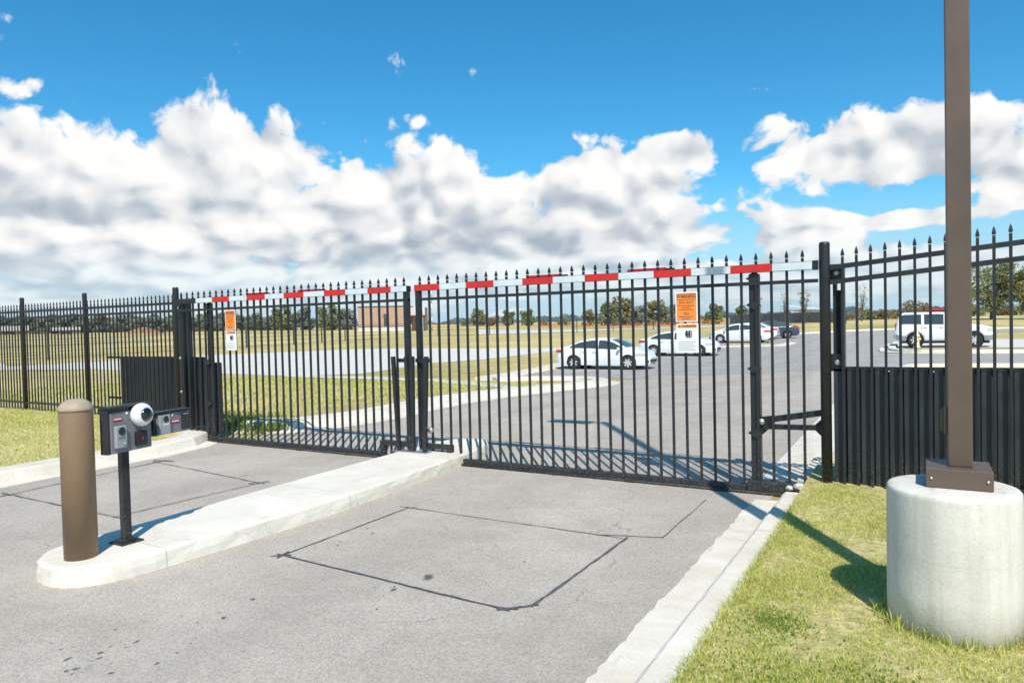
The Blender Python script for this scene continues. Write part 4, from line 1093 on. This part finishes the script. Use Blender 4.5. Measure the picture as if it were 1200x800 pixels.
def make_car(name, spec, loc, rz, label, paint, cat='car', group='cars parked in the lot', bar=False, dark_roof=False):
    c = root(name, loc, label, cat, group, rz, local=True)
    x0, x1 = spec['top'][0][0], spec['top'][-1][0]
    st = set(np.linspace(x0, x1, 70).round(4).tolist())
    for w in spec['wheels']:
        for t in np.linspace(0, math.pi, 15): st.add(round(w + math.cos(t) * spec['arch'], 4))
        st.add(round(w - spec['arch'] - .004, 4)); st.add(round(w + spec['arch'] + .004, 4))
    st = sorted(st)
    def dims(x):
        zt = smooth_table(spec['top'], x, .06); zb = min(smooth_table(spec['belt'], x, .06), zt - .03)
        w = smooth_table(spec['half'], x, .08); lo = min(lerp_table(spec['low'], x), zb - .06)
        for wx in spec['wheels']:
            d2 = spec['arch'] ** 2 - (x - wx) ** 2
            if d2 > 0: lo = max(lo, min(spec['R'] + math.sqrt(d2), zb - .08))
        ze = zt - spec['edge'] * min(1, (zt - zb) / .12); ze = max(ze, zb + .006)
        wt_ = w * .975 - max(0, ze - zb) * spec['tumble']
        return zt, zb, w, lo, ze, wt_
    rows = []
    for x in st:
        zt, zb, w, lo, ze, wt_ = dims(x)
        mid = max(lo + .02, .52 * zb + .12)
        half = [(w * .955, lo), (w, max(lo + .01, lo + (mid - lo) * .5)), (w * 1.0, mid), (w * .985, zb - .035 if zb - .035 > mid else mid + .005), (w * .965, zb), (wt_, ze), (wt_ - .06 if wt_ > .2 else wt_ * .7, ze + (zt - ze) * .75), (wt_ * .55, zt - .0), (0, zt + .012)]
        rows.append([(x, y, z) for y, z in half] + [(x, -y, z) for y, z in reversed(half[:-1])])
    m = MB(); n = len(rows[0])
    m.add([p for r_ in rows for p in r_], [(i * n + j, i * n + j + 1, (i + 1) * n + j + 1, (i + 1) * n + j) for i in range(len(rows) - 1) for j in range(n - 1)], True)
    m.add(rows[0], [tuple(range(n))]); m.add(rows[-1], [tuple(reversed(range(n)))])
    body = m.build('body', paint, c)
    # dark underside and wheel housings
    un = MB()
    un.span(x0 + .25, x1 - .3, -.72, .72, .22, .60)
    for w in spec['wheels']: un.lathe([(0, -.80), (spec['arch'] - .012, -.80), (spec['arch'] - .012, .80), (0, .80)], (w, 0, spec['R']), 'Y', 24)
    un.build('underbody', M['trim'], c)
    # glass: side windows follow the tumblehome, windscreen and rear window follow the roof line
    def side_pt(x, f, s, out=.006):
        zt, zb, w, lo, ze, wt_ = dims(x)
        z = zb + (ze - zb) * f; y = w * .965 + (wt_ - w * .965) * f
        return (x, s * (y + out), z)
    bounds = [spec['side'][0]] + list(spec['pillars']) + [spec['side'][1]]
    for s in (1, -1):
        for a, b in zip(bounds[0::2], bounds[1::2]):
            g = MB(); vs = []
            cols = [x for x in np.linspace(a, b, 16) if dims(x)[4] - dims(x)[1] > .045]
            for x in cols:
                zt, zb, w, lo, ze, wt_ = dims(x); hgt = ze - zb
                f0 = .03 / hgt; f1 = 1 - .045 / hgt
                if f1 <= f0 + .02: f1 = f0 + .02
                for f in (f0, (f0 + f1) / 2, f1): vs.append(side_pt(x, f, s))
            g.add(vs, [(i * 3 + j, i * 3 + j + 1, i * 3 + j + 4, i * 3 + j + 3) for i in range(len(cols) - 1) for j in (0, 1)], True)
            g.build('side_window', M['glass'], c)
    for nm, (a, b) in (('windscreen', spec['ws']), ('rear_window', spec['rw'])):
        g = MB(); vs = []; xs_ = np.linspace(a, b, 9)
        for x in xs_:
            zt, zb, w, lo, ze, wt_ = dims(x)
            up_ = .008; ox = .01 if nm == 'windscreen' else -.01
            row = [(x + ox, (wt_ - .07) * k, zt + up_ + .012 * (1 - abs(k)) - (zt - ze) * .2 * (abs(k) > .9)) for k in (-1, -.55, 0, .55, 1)]
            vs += row
        g.add(vs, [(i * 5 + j, i * 5 + j + 1, i * 5 + j + 6, i * 5 + j + 5) for i in range(8) for j in range(4)], True)
        g.build(nm, M['glass'], c)
    # wheels
    for wx in spec['wheels']:
        for s in (1, -1):
            yc = s * (spec['half'][3][1] - .105); Rw = spec['R']
            t_ = MB().lathe([(Rw * .68, -.10), (Rw * .93, -.105), (Rw, -.08), (Rw, .08), (Rw * .93, .105), (Rw * .68, .10)], (wx, yc, Rw), 'Y', 28)
            ty = t_.build('wheel', M['tyre'], c)
            rm = MB()
            rm.lathe([(Rw * .70, -.09 * s), (Rw * .70, .095 * s), (Rw * .64, .100 * s), (Rw * .60, .075 * s), (0, .07 * s)], (wx, yc, Rw), 'Y', 28)
            for k in range(7):
                a = k * 2 * math.pi / 7 + .3
                p0 = (wx, yc + s * .085, Rw); p1 = (wx + math.cos(a) * Rw * .61, yc + s * .09, Rw + math.sin(a) * Rw * .61)
                rm.bar(p0, p1, .075, .03, (0, 1, 0))
            rm.lathe([(0, .085 * s), (.05, .09 * s), (.045, .10 * s), (0, .102 * s)], (wx, yc, Rw), 'Y', 12)
            rm.build('rim', M['rim'], ty)
    # doors: shut lines, handles, mirrors
    w_ = spec['half'][3][1]
    dx = [spec['side'][1] - .05, (spec['pillars'][-1] + spec['pillars'][-2]) / 2, spec['side'][0] + .55 if spec is SEDAN else spec['pillars'][0] + .02]
    for s in (1, -1):
        for x in dx:
            zt, zb, w, lo, ze, wt_ = dims(x)
            MB().span(x - .004, x + .004, s * (w * .985), s * (w + .0035), max(lo + .08, .34), zb - .03).build('door_seam', M['trim'], c)
    for s in (1, -1):
        for x in (dx[1] - .16, dx[2] + .18):
            zt, zb, w, lo, ze, wt_ = dims(x)
            MB().span(x - .09, x + .09, s * w * .985, s * (w + .03), zb - .14, zb - .105).build('door_handle', paint, c, .01)
        zt, zb, w, lo, ze, wt_ = dims(spec['side'][1] - .18)
        mm = MB().box((spec['side'][1] - .16, s * (w + .09), zb + .07), (.12, .18, .14)); mm.build('mirror', paint, c, .03)
    # lamps, bumper opening, plate
    def patch(nm, mat, xa, xb, za, zb_, s, out=.012):
        g = MB(); vs = []; xx = np.linspace(xa, xb, 6)
        for x in xx:
            zt, zbl, w, lo, ze, wt_ = dims(x)
            for z in (za, zb_): vs.append((x + (out if x > 0 else -out) * .6, s * (w * .99 + out), min(z, zt - .01)))
        g.add(vs, [(2 * i, 2 * i + 1, 2 * i + 3, 2 * i + 2) for i in range(5)], True)
        g.build(nm, mat, c)
    if spec is SEDAN:
        for s in (1, -1):
            patch('headlight', M['lamp'], 1.72, 2.24, .63, .75, s); patch('tail_light', M['tail'], -2.27, -1.86, .80, .93, s)
            MB().box((-2.275, s * .55, .86), (.05, .30, .12)).build('tail_lamp', M['tail'], c, .015)
        gm = MB(); gm.box((2.285, 0, .38), (.06, .95, .17)); gm.build('grille', M['trim'], c, .02)
        for s in (1, -1): MB().box((2.20, s * .60, .36), (.10, .26, .14)).build('bumper_vent', M['trim'], c, .02)
        MB().box((-2.31, 0, .72), (.02, .32, .14)).build('number_plate', M['klight'], c)
        if dark_roof:
            rp = MB(); vs = []; xx = np.linspace(-.95, .50, 9)
            for x in xx:
                zt, zb, w, lo, ze, wt_ = dims(x)
                vs += [(x, wt_ * k, zt + .016 - (zt - ze) * (abs(k) > .9) * .6) for k in (-1, -.5, 0, .5, 1)]
            rp.add(vs, [(i * 5 + j, i * 5 + j + 1, i * 5 + j + 6, i * 5 + j + 5) for i in range(8) for j in range(4)], True)
            rp.build('roof_panel', M['trim'], c)
    else:
        for s in (1, -1):
            patch('headlight', M['lamp'], 2.05, 2.42, .82, .98, s)
            MB().box((-2.435, s * .80, 1.12), (.05, .12, .34)).build('tail_light', M['tail'], c, .015)
            cl = MB()
            for xa, xb in ((-2.42, spec['wheels'][0] - spec['arch'] - .01), (spec['wheels'][1] + spec['arch'] + .01, 2.36)):
                vs = []
                for x in np.linspace(xa, xb, 6):
                    zt, zb, w, lo, ze, wt_ = dims(x)
                    vs += [(x, s * (w + .015), lo - .01), (x, s * (w + .02), lo + .26)]
                cl.add(vs, [(2 * i, 2 * i + 1, 2 * i + 3, 2 * i + 2) for i in range(5)])
            xa, xb = spec['wheels'][0] + spec['arch'] + .01, spec['wheels'][1] - spec['arch'] - .01
            cl.span(xa, xb, s * .93, s * .968, .34, .40)
            for wx in spec['wheels']:
                vs = []
                for t in np.linspace(0.0, math.pi, 15):
                    for q in (spec['arch'] - .005, spec['arch'] + .055): vs.append((wx + math.cos(t) * q, s * (dims(wx)[2] + .014), spec['R'] + math.sin(t) * q))
                cl.add(vs, [(2 * i, 2 * i + 1, 2 * i + 3, 2 * i + 2) for i in range(14)])
            cl.build('cladding', M['grey'], c)
        MB().box((-2.47, 0, .62), (.12, 1.66, .22)).build('rear_bumper', M['grey'], c, .04)
        MB().box((2.45, 0, .62), (.10, 1.5, .24)).build('front_bumper', M['grey'], c, .04)
        MB().box((2.45, 0, .90), (.06, .9, .16)).build('grille', M['trim'], c, .02)
        rr = MB()
        for s in (1, -1): rr.bar((-1.9, s * .66, 1.915), (.2, s * .66, 1.905), .035, .035)
        rr.build('roof_rail', M['trim'], c)
        if bar:
            MB().box((-.20, 0, 1.965), (1.15, 1.25, .13)).build('light_bar', M['tail'], c, .04)
        if dark_roof:
            pass
    return c

make_car('sedan', SEDAN, (-13.0, 31.4, gz(-13.0, 31.4) + .012), R(2), 'white four-door sedan nearest the gate, parked side-on with its nose to the right', M['paint'])
make_car('sedan', SEDAN, (-12.45, 41.4, gz(-12.45, 41.4) + .012), R(1), 'white sedan half hidden by the warning signs of the right leaf', M['paint'])
make_car('sedan', SEDAN, (-11.95, 55.6, gz(-11.95, 55.6) + .012), R(180), 'white sedan facing left behind the stile of the right gate leaf', M['paint'])
make_car('hatchback', SEDAN, (-12.25, 60.0, gz(-12.25, 60.0) + .012), R(180), 'white car with black roof, mostly hidden behind the third white sedan', M['paint'], dark_roof=True)
make_car('sedan', SEDAN, (-11.2, 63.2, gz(-11.2, 63.2) + .012), R(196), 'slate blue sedan showing its red tail lamp at the end of the parked row', M['bluepaint'])
suv_ = make_car('suv', SUV, (1.03, 44.2, gz(1.03, 44.2) + .014), R(0), 'white utility vehicle with red light bar on its roof, seen through the right hand fence', M['paint'], 'utility vehicle', bar=True)

suv_.scale = (.92, 1, 1)
# ------------------------------------------------------------------ things in the middle distance
hy = root('fire_hydrant', (-0.2, 41.6, gz(-0.2, 41.6)), 'pale yellow fire hydrant before the rear wheel of the white utility vehicle', 'fire hydrant')
MB().lathe([(.16, -.02), (.16, .05), (.11, .07), (.11, .52), (.15, .54), (.15, .58), (.12, .60), (.10, .70), (.04, .76), (.035, .82), (0, .82)], (-0.2, 41.6, gz(-0.2, 41.6) + .1), 'Z', 16).build('barrel', M['cream'], hy)
for dx_ in (-1, 1): MB().tube((-0.2, 41.6, gz(0, 41) + .52), (-0.2 + dx_ * .18, 41.6, gz(0, 41) + .52), .055, n=10).build('outlet', M['cream'], hy)
MB().tube((-0.2, 41.6, gz(0, 41) + .50), (-0.2, 41.40, gz(0, 41) + .50), .075, n=10).build('outlet', M['cream'], hy)

# long perimeter fence on the field
pf = root('perimeter_fence', (-60, 70, 0), 'long thin dark perimeter fence crossing the dry field behind the concrete road', 'fence')
path = resample([(-53.0, 16.0), (-54.6, 27.5), (-55.7, 33.0), (-60.5, 56.1), (-66.4, 70.5), (-68.5, 80.0), (-66.8, 92.0), (-54, 102.6), (-44.6, 111.0), (-33.0, 118.0)], 6.0)
fa = MB()
for i, (x, y) in enumerate(path):
    z = gz(x, y); tall = 2.2
    post('post', x, y, z, z + tall, .11, M['mesh'], pf)
    if i:
        a = path[i - 1]; za = gz(*a)
        for h_ in (.15, .6, 1.05, 1.5, 1.9, 2.1): fa.bar((a[0], a[1], za + h_), (x, y, z + h_), .03 if h_ < 2 else .05, .03 if h_ < 2 else .05)
fa.build('wires', M['mesh'], pf)

gf_ = root('screened_fence', (-21, 131, .6), 'long grey screened fence behind the slate blue sedan', 'fence')
a, b = (-33.0, 144.0), (-9.9, 119.0)
pts_ = resample([a, b], 4.0)
sm_ = MB()
for (p, q) in zip(pts_[:-1], pts_[1:]):
    sm_.bar((p[0], p[1], gz(*p) + .95), (q[0], q[1], gz(*q) + .95), .03, 1.7, (0, 0, 1))
sm_.build('screen', M['screen'], gf_)
for p in pts_: post('post', p[0], p[1], gz(*p), gz(*p) + 2.1, .1, M['mesh'], gf_)
sd = root('shed', (-17.2, 132, gz(-17.2, 132)), 'small shed with sloping white roof rising above the grey screened fence', 'shed')
z = gz(-17.2, 132)
MB().span(-19.6, -15.0, 130.5, 134, z, z + 2.2).build('wall', M['stone'], sd)
MB().add([(-20.2, 130, z + 3.1), (-14.6, 130, z + 2.25), (-14.6, 134.5, z + 2.25), (-20.2, 134.5, z + 3.1), (-20.2, 130, z + 2.95), (-14.6, 130, z + 2.1), (-14.6, 134.5, z + 2.1), (-20.2, 134.5, z + 2.95)],
         [(0, 1, 2, 3), (7, 6, 5, 4), (0, 4, 5, 1), (1, 5, 6, 2), (2, 6, 7, 3), (3, 7, 4, 0)]).build('roof', M['white'], sd)

of = root('safety_fence', (-58, 150, .3), 'low orange plastic safety fence along the concrete apron in the distance', 'fence')
pp = resample([(-97, 186), (-80, 176), (-58, 165), (-38, 160)], 3.0)
om = MB()
for i, (x, y) in enumerate(pp):
    z = gz(x, y); MB().span(x - .09, x + .09, y - .09, y + .09, z, z + 1.25).build('post', M['orangemesh'], of)
    if i:
        q = pp[i - 1]
        for h_ in (.3, .55, .8, 1.05): om.bar((q[0], q[1], gz(*q) + h_), (x, y, z + h_), .02, .07)
om.build('netting', M['orangemesh'], of)

# brick building across the field
bz = gz(-106, 128)
bd = root('brick_building', (-104, 127, bz), 'low tan brick building with pale stone base and flat roof across the field', 'building')
ca, cb = Vector((-111.9, 123.2, bz - .3)), Vector((-99.0, 130.6, bz - .3))
ex = (cb - ca).normalized(); ey = Vector((-ex.y, ex.x, 0)); BL = (cb - ca).length
BM = Matrix(((ex.x, ey.x, 0, ca.x), (ex.y, ey.y, 0, ca.y), (0, 0, 1, ca.z), (0, 0, 0, 1)))
def bpart(name, x0, x1, y0, y1, z0, z1, mat, parent=bd): return MB().span(x0, x1, y0, y1, z0, z1).xf(BM).build(name, mat, parent)
w1 = bpart('wall', 0, BL - 3.6, 0, 10, 1.3, 5.9, M['wall'])
bpart('stone_base', -.03, BL - 3.6, -.04, 10, 0, 1.3, M['stone'])
bpart('ledge', -.05, BL - 3.6, -.09, 10, 1.302, 1.45, M['roof'])
bpart('roof_edge', -.08, BL - 3.55, -.10, 10.1, 5.902, 6.1, M['roof'])
wn = bpart('window', 5.9, 6.6, -.03, .05, 1.46, 3.2, M['glass']); bpart('transom', 5.92, 6.58, -.05, -.031, 2.25, 2.37, M['kdark'], wn)
bpart('recess', 5.8, 6.7, -.02, .05, 3.21, 4.3, M['roof'])
wg = bpart('wall', BL - 3.6, BL - .1, 3.2, 10, 0, 5.7, M['wall'])
bpart('porch_roof', BL - 3.6, BL + .3, .02, 3.2, 3.5, 3.85, M['roof'])
bpart('gable', BL - 3.6, BL + .1, 2.9, 3.2, 3.86, 5.75, M['stone'])
bpart('door', BL - .95, BL - .35, 3.1, 3.2, 0.0, 2.6, M['glass'])
bpart('pillar', BL - .3, BL, .2, .5, 0, 3.5, M['stone'])
bpart('pillar', BL - 2.3, BL - 2.0, .2, .5, 0, 3.5, M['roof'])
for i, px_ in enumerate((BL - 2.6, BL + 1.9)):
    q = BM @ Vector((px_, -1.2, 0))
    o = MB().lathe([(.22, 0), (.22, 1.5), (.15, 1.65), (0, 1.7)], (q.x, q.y, gz(q.x, q.y)), 'Z', 10).build('bollard', M['yellow'])
    tag(o, ('yellow guard post left of the building porch', 'yellow guard post right of the building porch')[i], 'guard post', 'yellow guard posts by the brick building')
q = BM @ Vector((BL + 1.4, 6, 0)); z = gz(q.x, q.y)
mt = root('antenna_mast', (q.x, q.y, z), 'thin red and white antenna mast behind the right end of the brick building', 'antenna mast')
for k in range(6): MB().tube((q.x, q.y, z + k * 1.6), (q.x, q.y, z + (k + 1) * 1.6), .075, n=6).build('mast_section', M['orangemesh'] if k % 2 == 0 else M['white'], mt)
for h_ in (6.5, 8.2): MB().bar((q.x - .5, q.y, z + h_), (q.x + .5, q.y, z + h_), .06, .06).build('cross_arm', M['mesh'], mt)

# far left: trailers, a soil mound and lamp posts before the trees
def trailer(x, y, rz, L, label, hgt=1.7):
    z = gz(x, y); t = root('trailer', (x, y, z), label, 'trailer', None, rz, local=True)
    MB().span(-L / 2, L / 2, -1.1, 1.1, .7, hgt).build('box', M['trailer'], t, .06)
    MB().span(-L / 2 + .2, L / 2 - .2, -1.0, 1.0, .5, .69).build('chassis', M['trim'], t)
    for dx_ in (-.6, .6):
        for s in (1, -1): MB().lathe([(0, -.1), (.36, -.1), (.36, .1), (0, .1)], (dx_, s * .95, .36), 'Y', 14).build('wheel', M['tyre'], t)
trailer(-157, 72, R(70), 6.5, 'long white trailer at the far left edge in front of the trees')
trailer(-147, 77.5, R(65), 5.2, 'short white trailer right of the long one in front of the trees', 1.4)
mdx, mdy = -132.5, 84.5
dm_ = MB(); vs = []; fs = []
for j in range(9):
    for i in range(20):
        t = i / 20 * 6.283; r_ = 3.4 * (1 - j / 8) * random.uniform(.9, 1.1)
        vs.append((mdx + math.cos(t) * r_ * 1.3, mdy + math.sin(t) * r_, gz(mdx, mdy) - .1 + 1.5 * (1 - (1 - j / 8) ** 1.6)))
for j in range(8):
    for i in range(20): fs.append((j * 20 + i, j * 20 + (i + 1) % 20, (j + 1) * 20 + (i + 1) % 20, (j + 1) * 20 + i))
o = dm_.add(vs, fs, True).build('soil_mound', M['soil']); tag(o, 'mound of red soil in front of the far left trees', 'soil mound')
for i, (x, y) in enumerate(((-128.5, 80.5), (-122, 86.5))):
    z = gz(x, y); l_ = root('lamp_post', (x, y, z), ('pale lamp post left of the red soil mound', 'pale lamp post right of the red soil mound')[i], 'lamp post', 'lamp posts before the far trees')
    MB().tube((x, y, z), (x, y, z + 4.2), .09, .06, 8).build('pole', M['white'], l_)
    MB().span(x - .35, x + .35, y - .15, y + .15, z + 4.2, z + 4.45).build('lamp_head', M['white'], l_, .03)

# ------------------------------------------------------------------ trees
def crown_mesh(seed, n, rad, hgt, size, mat, lobes=9, base=0.0, dens=1.0):
    r_ = np.random.default_rng(seed)
    cs = []
    for k in range(lobes):
        a = r_.uniform(0, 6.283); q = rad * math.sqrt(r_.uniform(0, 1)) * .72; f = (k + r_.uniform(0, .9)) / lobes * .88 + .06
        wid = (1 - abs(f - .45) ** 1.5 * 1.1)
        cs.append((math.cos(a) * q * wid, math.sin(a) * q * wid, base + hgt * f, rad * r_.uniform(.28, .5)))
    vs = np.zeros((n, 4, 3))
    for i in range(n):
        c = cs[r_.integers(lobes)]
        dv = r_.normal(size=3); dv /= np.linalg.norm(dv)
        p = np.array(c[:3]) + dv * c[3] * (r_.uniform(.35, 1.0) ** .5) * np.array((1, 1, .78)) * r_.uniform(.7, 1.12)
        u = r_.normal(size=3); u /= np.linalg.norm(u); v = np.cross(u, r_.normal(size=3)); v /= np.linalg.norm(v)
        s_ = size * r_.uniform(.55, 1.25)
        vs[i] = [p - u * s_ * .5, p + v * s_ * .32, p + u * s_ * .5, p - v * s_ * .32]
    me = bpy.data.meshes.new('crown'); b = (np.arange(n) * 4)[:, None]
    me.from_pydata(vs.reshape(-1, 3).tolist(), [], (b + [[0, 1, 2, 3]]).tolist()); me.materials.append(mat)
    return me, cs

def trunk_mesh(seed, h, r0, cs, twigs=0):
    r_ = random.Random(seed); m = MB()
    p = Vector((0, 0, -.1)); pts_ = [p]
    for k in range(5):
        p = p + Vector((r_.uniform(-.08, .08) * h * .3, r_.uniform(-.08, .08) * h * .3, h / 5)); pts_.append(p)
    for k in range(5): m.tube(pts_[k], pts_[k + 1], r0 * (1 - k * .16), r0 * (1 - (k + 1) * .16), 8, False)
    for c in cs:
        st_ = pts_[r_.randint(2, 4)]; e = Vector(c[:3]); mid_ = st_.lerp(e, .5) + Vector((r_.uniform(-.2, .2), r_.uniform(-.2, .2), r_.uniform(0, .3)))
        m.tube(st_, mid_, r0 * .42, r0 * .28, 6, False); m.tube(mid_, e, r0 * .28, r0 * .10, 6, False)
        for t in range(twigs):
            b = mid_.lerp(e, r_.random()); q = b + Vector((r_.uniform(-1, 1), r_.uniform(-1, 1), r_.uniform(.1, 1.0))) * c[3] * 1.2
            m.tube(b, q, r0 * .10, r0 * .03, 4, False)
    o = m.build('trunk', M['bark']); me = o.data; bpy.data.objects.remove(o); return me

KINDS = {}
def kind(name, seed, n, rad, hgt, size, mat, lobes=10, base=.15, r0=.16, twigs=0):
    cm_, cs = crown_mesh(seed, n, rad, hgt, size, M[mat], lobes, base)
    KINDS[name] = (trunk_mesh(seed, base + hgt * .35, r0, cs, twigs), cm_)
kind('dark_a', 1, 2000, 2.8, 5.6, .62, 'leafhazed', 18); kind('dark_b', 2, 2000, 2.6, 6.2, .62, 'leafhazed', 17); kind('dark_c', 3, 2000, 3.2, 5.2, .62, 'leafhazed', 19)
kind('green_a', 4, 2200, 2.8, 5.8, .6, 'leafgreen', 19); kind('green_b', 5, 2200, 2.7, 6.2, .6, 'leafyellow', 19)
kind('oak', 6, 6500, 3.9, 6.4, .34, 'leafgreen', 22, 1.5, .30); kind('oak_b', 16, 6000, 3.6, 6.0, .34, 'leafyellow', 20, 1.4, .28)
kind('bare', 7, 130, 1.7, 5.6, .22, 'leafrust', 16, 1.2, .11, 5); kind('bare_b', 8, 420, 1.5, 4.6, .24, 'leafrust', 12, 1.3, .10, 4)
kind('rust', 9, 1800, 3.2, 2.6, .34, 'leafrust', 14, .2, .10); kind('low', 10, 900, 2.6, 2.0, .4, 'leafgreen', 9, .1, .08); kind('lowrust', 11, 900, 2.6, 1.5, .36, 'leafrust', 9, .1, .08)
TN = [0]
def tree(k, x, y, sc_, label, group, name='tree', sx=1.0, cat='tree'):
    t = root(name, (x, y, gz(x, y) - (.55 * sc_ if k[:4] in ('dark', 'gree') else .05)), label, cat, group, random.uniform(0, 6.28), local=True); t.scale = (sc_ * sx, sc_ * sx, sc_)
    tr_, cr_ = KINDS[k]
    for nm, me in (('trunk', tr_), ('crown', cr_)):
        o = bpy.data.objects.new(nm, me); COL.objects.link(o); o.parent = t
    return t
DK = ('dark_a', 'dark_b', 'dark_c')
gl = 'dense row of dark trees along the far left of the field'
# bearing in degrees left of the gate's normal, distance, size
for i in range(50):
    f = i / 49; be = R(68.5 - f * 21.5 + random.uniform(-.25, .25)); dd = 186 - 8 * math.sin(f * 3) + (i % 3) * 5 + random.uniform(-2, 2)
    x, y = -math.sin(be) * dd, math.cos(be) * dd
    tree(DK[i % 3], x, y, (.68 + .07 * math.sin(i * 1.7) + random.uniform(-.09, .09)), 'dark green tree in the dense row behind the left fence and left gate leaf', gl, sx=1.25)
for i, (px_, dd, s_, k) in enumerate(((48.0, 182, 1.1, 'green_a'), (46.2, 185, 1.0, 'dark_b'), (44.6, 182, 1.15, 'green_a'), (43.2, 186, 1.05, 'dark_c'), (41.0, 188, .9, 'green_b'))):
    be = R(px_); tree(k, -math.sin(be) * dd, math.cos(be) * dd, s_, ('bushy green tree behind the middle of the left gate leaf', 'dark tree standing tight between two green ones behind the left gate leaf', 'second bushy green tree behind the left gate leaf', 'dark spreading tree behind the left gate leaf', 'lone yellowish tree on the field edge left of the brick building')[i], 'mixed trees behind the left gate leaf')
def at_px(px_, depth):
    """a spot on the terrain at a bearing given by the photograph's column and a depth along the view"""
    lat = (px_ - 600) / F * depth
    return (fw.x * depth + rt.x * lat, fw.y * depth + rt.y * lat)
gm = 'trees on the horizon behind the right gate leaf'
for px_, dp, s_, k, lab in ((545, 235, .62, 'low', ''), (562, 238, .85, 'green_b', 'low yellowish tree right of the antenna mast on the horizon'), (579, 236, .95, 'rust', 'rust coloured low tree on the horizon right of the antenna mast'), (597, 240, .85, 'green_a', 'low green tree right of the rust coloured one on the horizon'), (618, 238, .9, 'green_a', 'small round green tree on the horizon left of the nearest white sedan'), (640, 240, .7, 'low', ''), (662, 238, .85, 'low', ''),
                          (690, 236, .8, 'green_b', 'small yellowish tree above the roof of the nearest white sedan'), (714, 236, 1.25, 'green_a', 'tall bushy green tree above the windscreen of the nearest white sedan'), (731, 238, 1.42, 'green_b', 'tallest yellow green tree above the nose of the nearest white sedan'), (748, 236, 1.1, 'dark_a', 'dark tree right of the tallest yellow green tree'), (768, 237, 1.25, 'green_b', 'yellow green tree left of the warning signs of the right leaf'), (786, 237, 1.2, 'dark_c', 'dark wide tree just left of the orange sign of the right leaf'), (828, 236, .95, 'low', ''), (840, 236, 1.1, 'green_a', 'small green tree right of the warning signs of the right leaf'), (868, 236, .95, 'green_a', 'small green tree behind the third white sedan'), (896, 236, 1.0, 'low', ''), (906, 236, 1.0, 'low', '')):
    x, y = at_px(px_, dp)
    if k == 'low': tree(k, x, y, s_ * 1.4, 'low green scrub on the horizon behind the right gate leaf', 'scrub on the horizon', 'shrub', cat='shrub')
    else: tree(k, x, y, s_ * 1.12, lab, gm, sx=1.1)
gb = 'thin bare trees behind the hinge end of the gate'
for px_, dp, s_, k, lab in ((812, 200, 1.0, 'bare', 'thin bare tree beside the orange sign of the right leaf'), (888, 122, .85, 'bare_b', 'brownish thin tree right of the inner stile of the right leaf'), (921, 118, .84, 'bare', 'bare grey tree between the pickets near the round gate post'), (943, 117, .95, 'bare_b', 'thin reddish tree just left of the round gate post'), (1010, 116, .98, 'bare', 'bare tree with red tips right of the round gate post')):
    x, y = at_px(px_, dp); tree(k, x, y, s_, lab, gb)
for px_, dp, s_, k, lab in ((1163, 104, 1.05, 'oak', 'big broad leafy tree right of the light pole'), (1212, 100, 1.0, 'oak_b', 'yellowing leafy tree cut by the right edge of the picture'), (1128, 128, .62, 'oak_b', 'smaller yellowing tree hidden behind the light pole')):
    x, y = at_px(px_, dp); tree(k, x, y, s_, lab, 'leafy trees right of the light pole')
gs = 'scrub along the far edge of the field on the right'
for i, (px_, dp, s_, k) in enumerate(((915, 128, .7, 'low'), (930, 126, .95, 'low'), (982, 128, .6, 'low'), (995, 128, .6, 'lowrust'), (1012, 127, .9, 'low'), (1025, 128, .8, 'lowrust'), (1040, 127, .9, 'lowrust'), (1052, 128, .7, 'low'), (1105, 129, .7, 'low'), (1118, 128, .7, 'lowrust'), (1142, 130, .9, 'low'), (1175, 128, .9, 'lowrust'), (1192, 127, .9, 'low'), (1222, 126, 1.0, 'low'))):
    x, y = at_px(px_, dp); tree(k, x, y, s_, 'low scrub bush along the far edge of the field on the right', gs, 'shrub', cat='shrub')
x, y = at_px(1074, 122); tree('rust', x, y, 1.0, 'rounded rust coloured bush behind the roof of the utility vehicle with light bar', None, 'shrub', 1.0, 'shrub')

# hazy woods on the skyline: one far-off mass
def woods_pick(n):
    out = []
    for i in range(n):
        be = rng.uniform(-62, 20); dd = 780 + 160 * rng.uniform(); hgt_ = 5.5 + 2.2 * math.sin(be * .9) + 1.5 * math.sin(be * 2.7 + 1) + rng.normal() * .5
        out.append((math.sin(R(be)) * dd, math.cos(R(be)) * dd, rng.uniform(0, 1) ** .7 * hgt_ + (2.2 if be < -40 else .8)))
    return np.array(out)
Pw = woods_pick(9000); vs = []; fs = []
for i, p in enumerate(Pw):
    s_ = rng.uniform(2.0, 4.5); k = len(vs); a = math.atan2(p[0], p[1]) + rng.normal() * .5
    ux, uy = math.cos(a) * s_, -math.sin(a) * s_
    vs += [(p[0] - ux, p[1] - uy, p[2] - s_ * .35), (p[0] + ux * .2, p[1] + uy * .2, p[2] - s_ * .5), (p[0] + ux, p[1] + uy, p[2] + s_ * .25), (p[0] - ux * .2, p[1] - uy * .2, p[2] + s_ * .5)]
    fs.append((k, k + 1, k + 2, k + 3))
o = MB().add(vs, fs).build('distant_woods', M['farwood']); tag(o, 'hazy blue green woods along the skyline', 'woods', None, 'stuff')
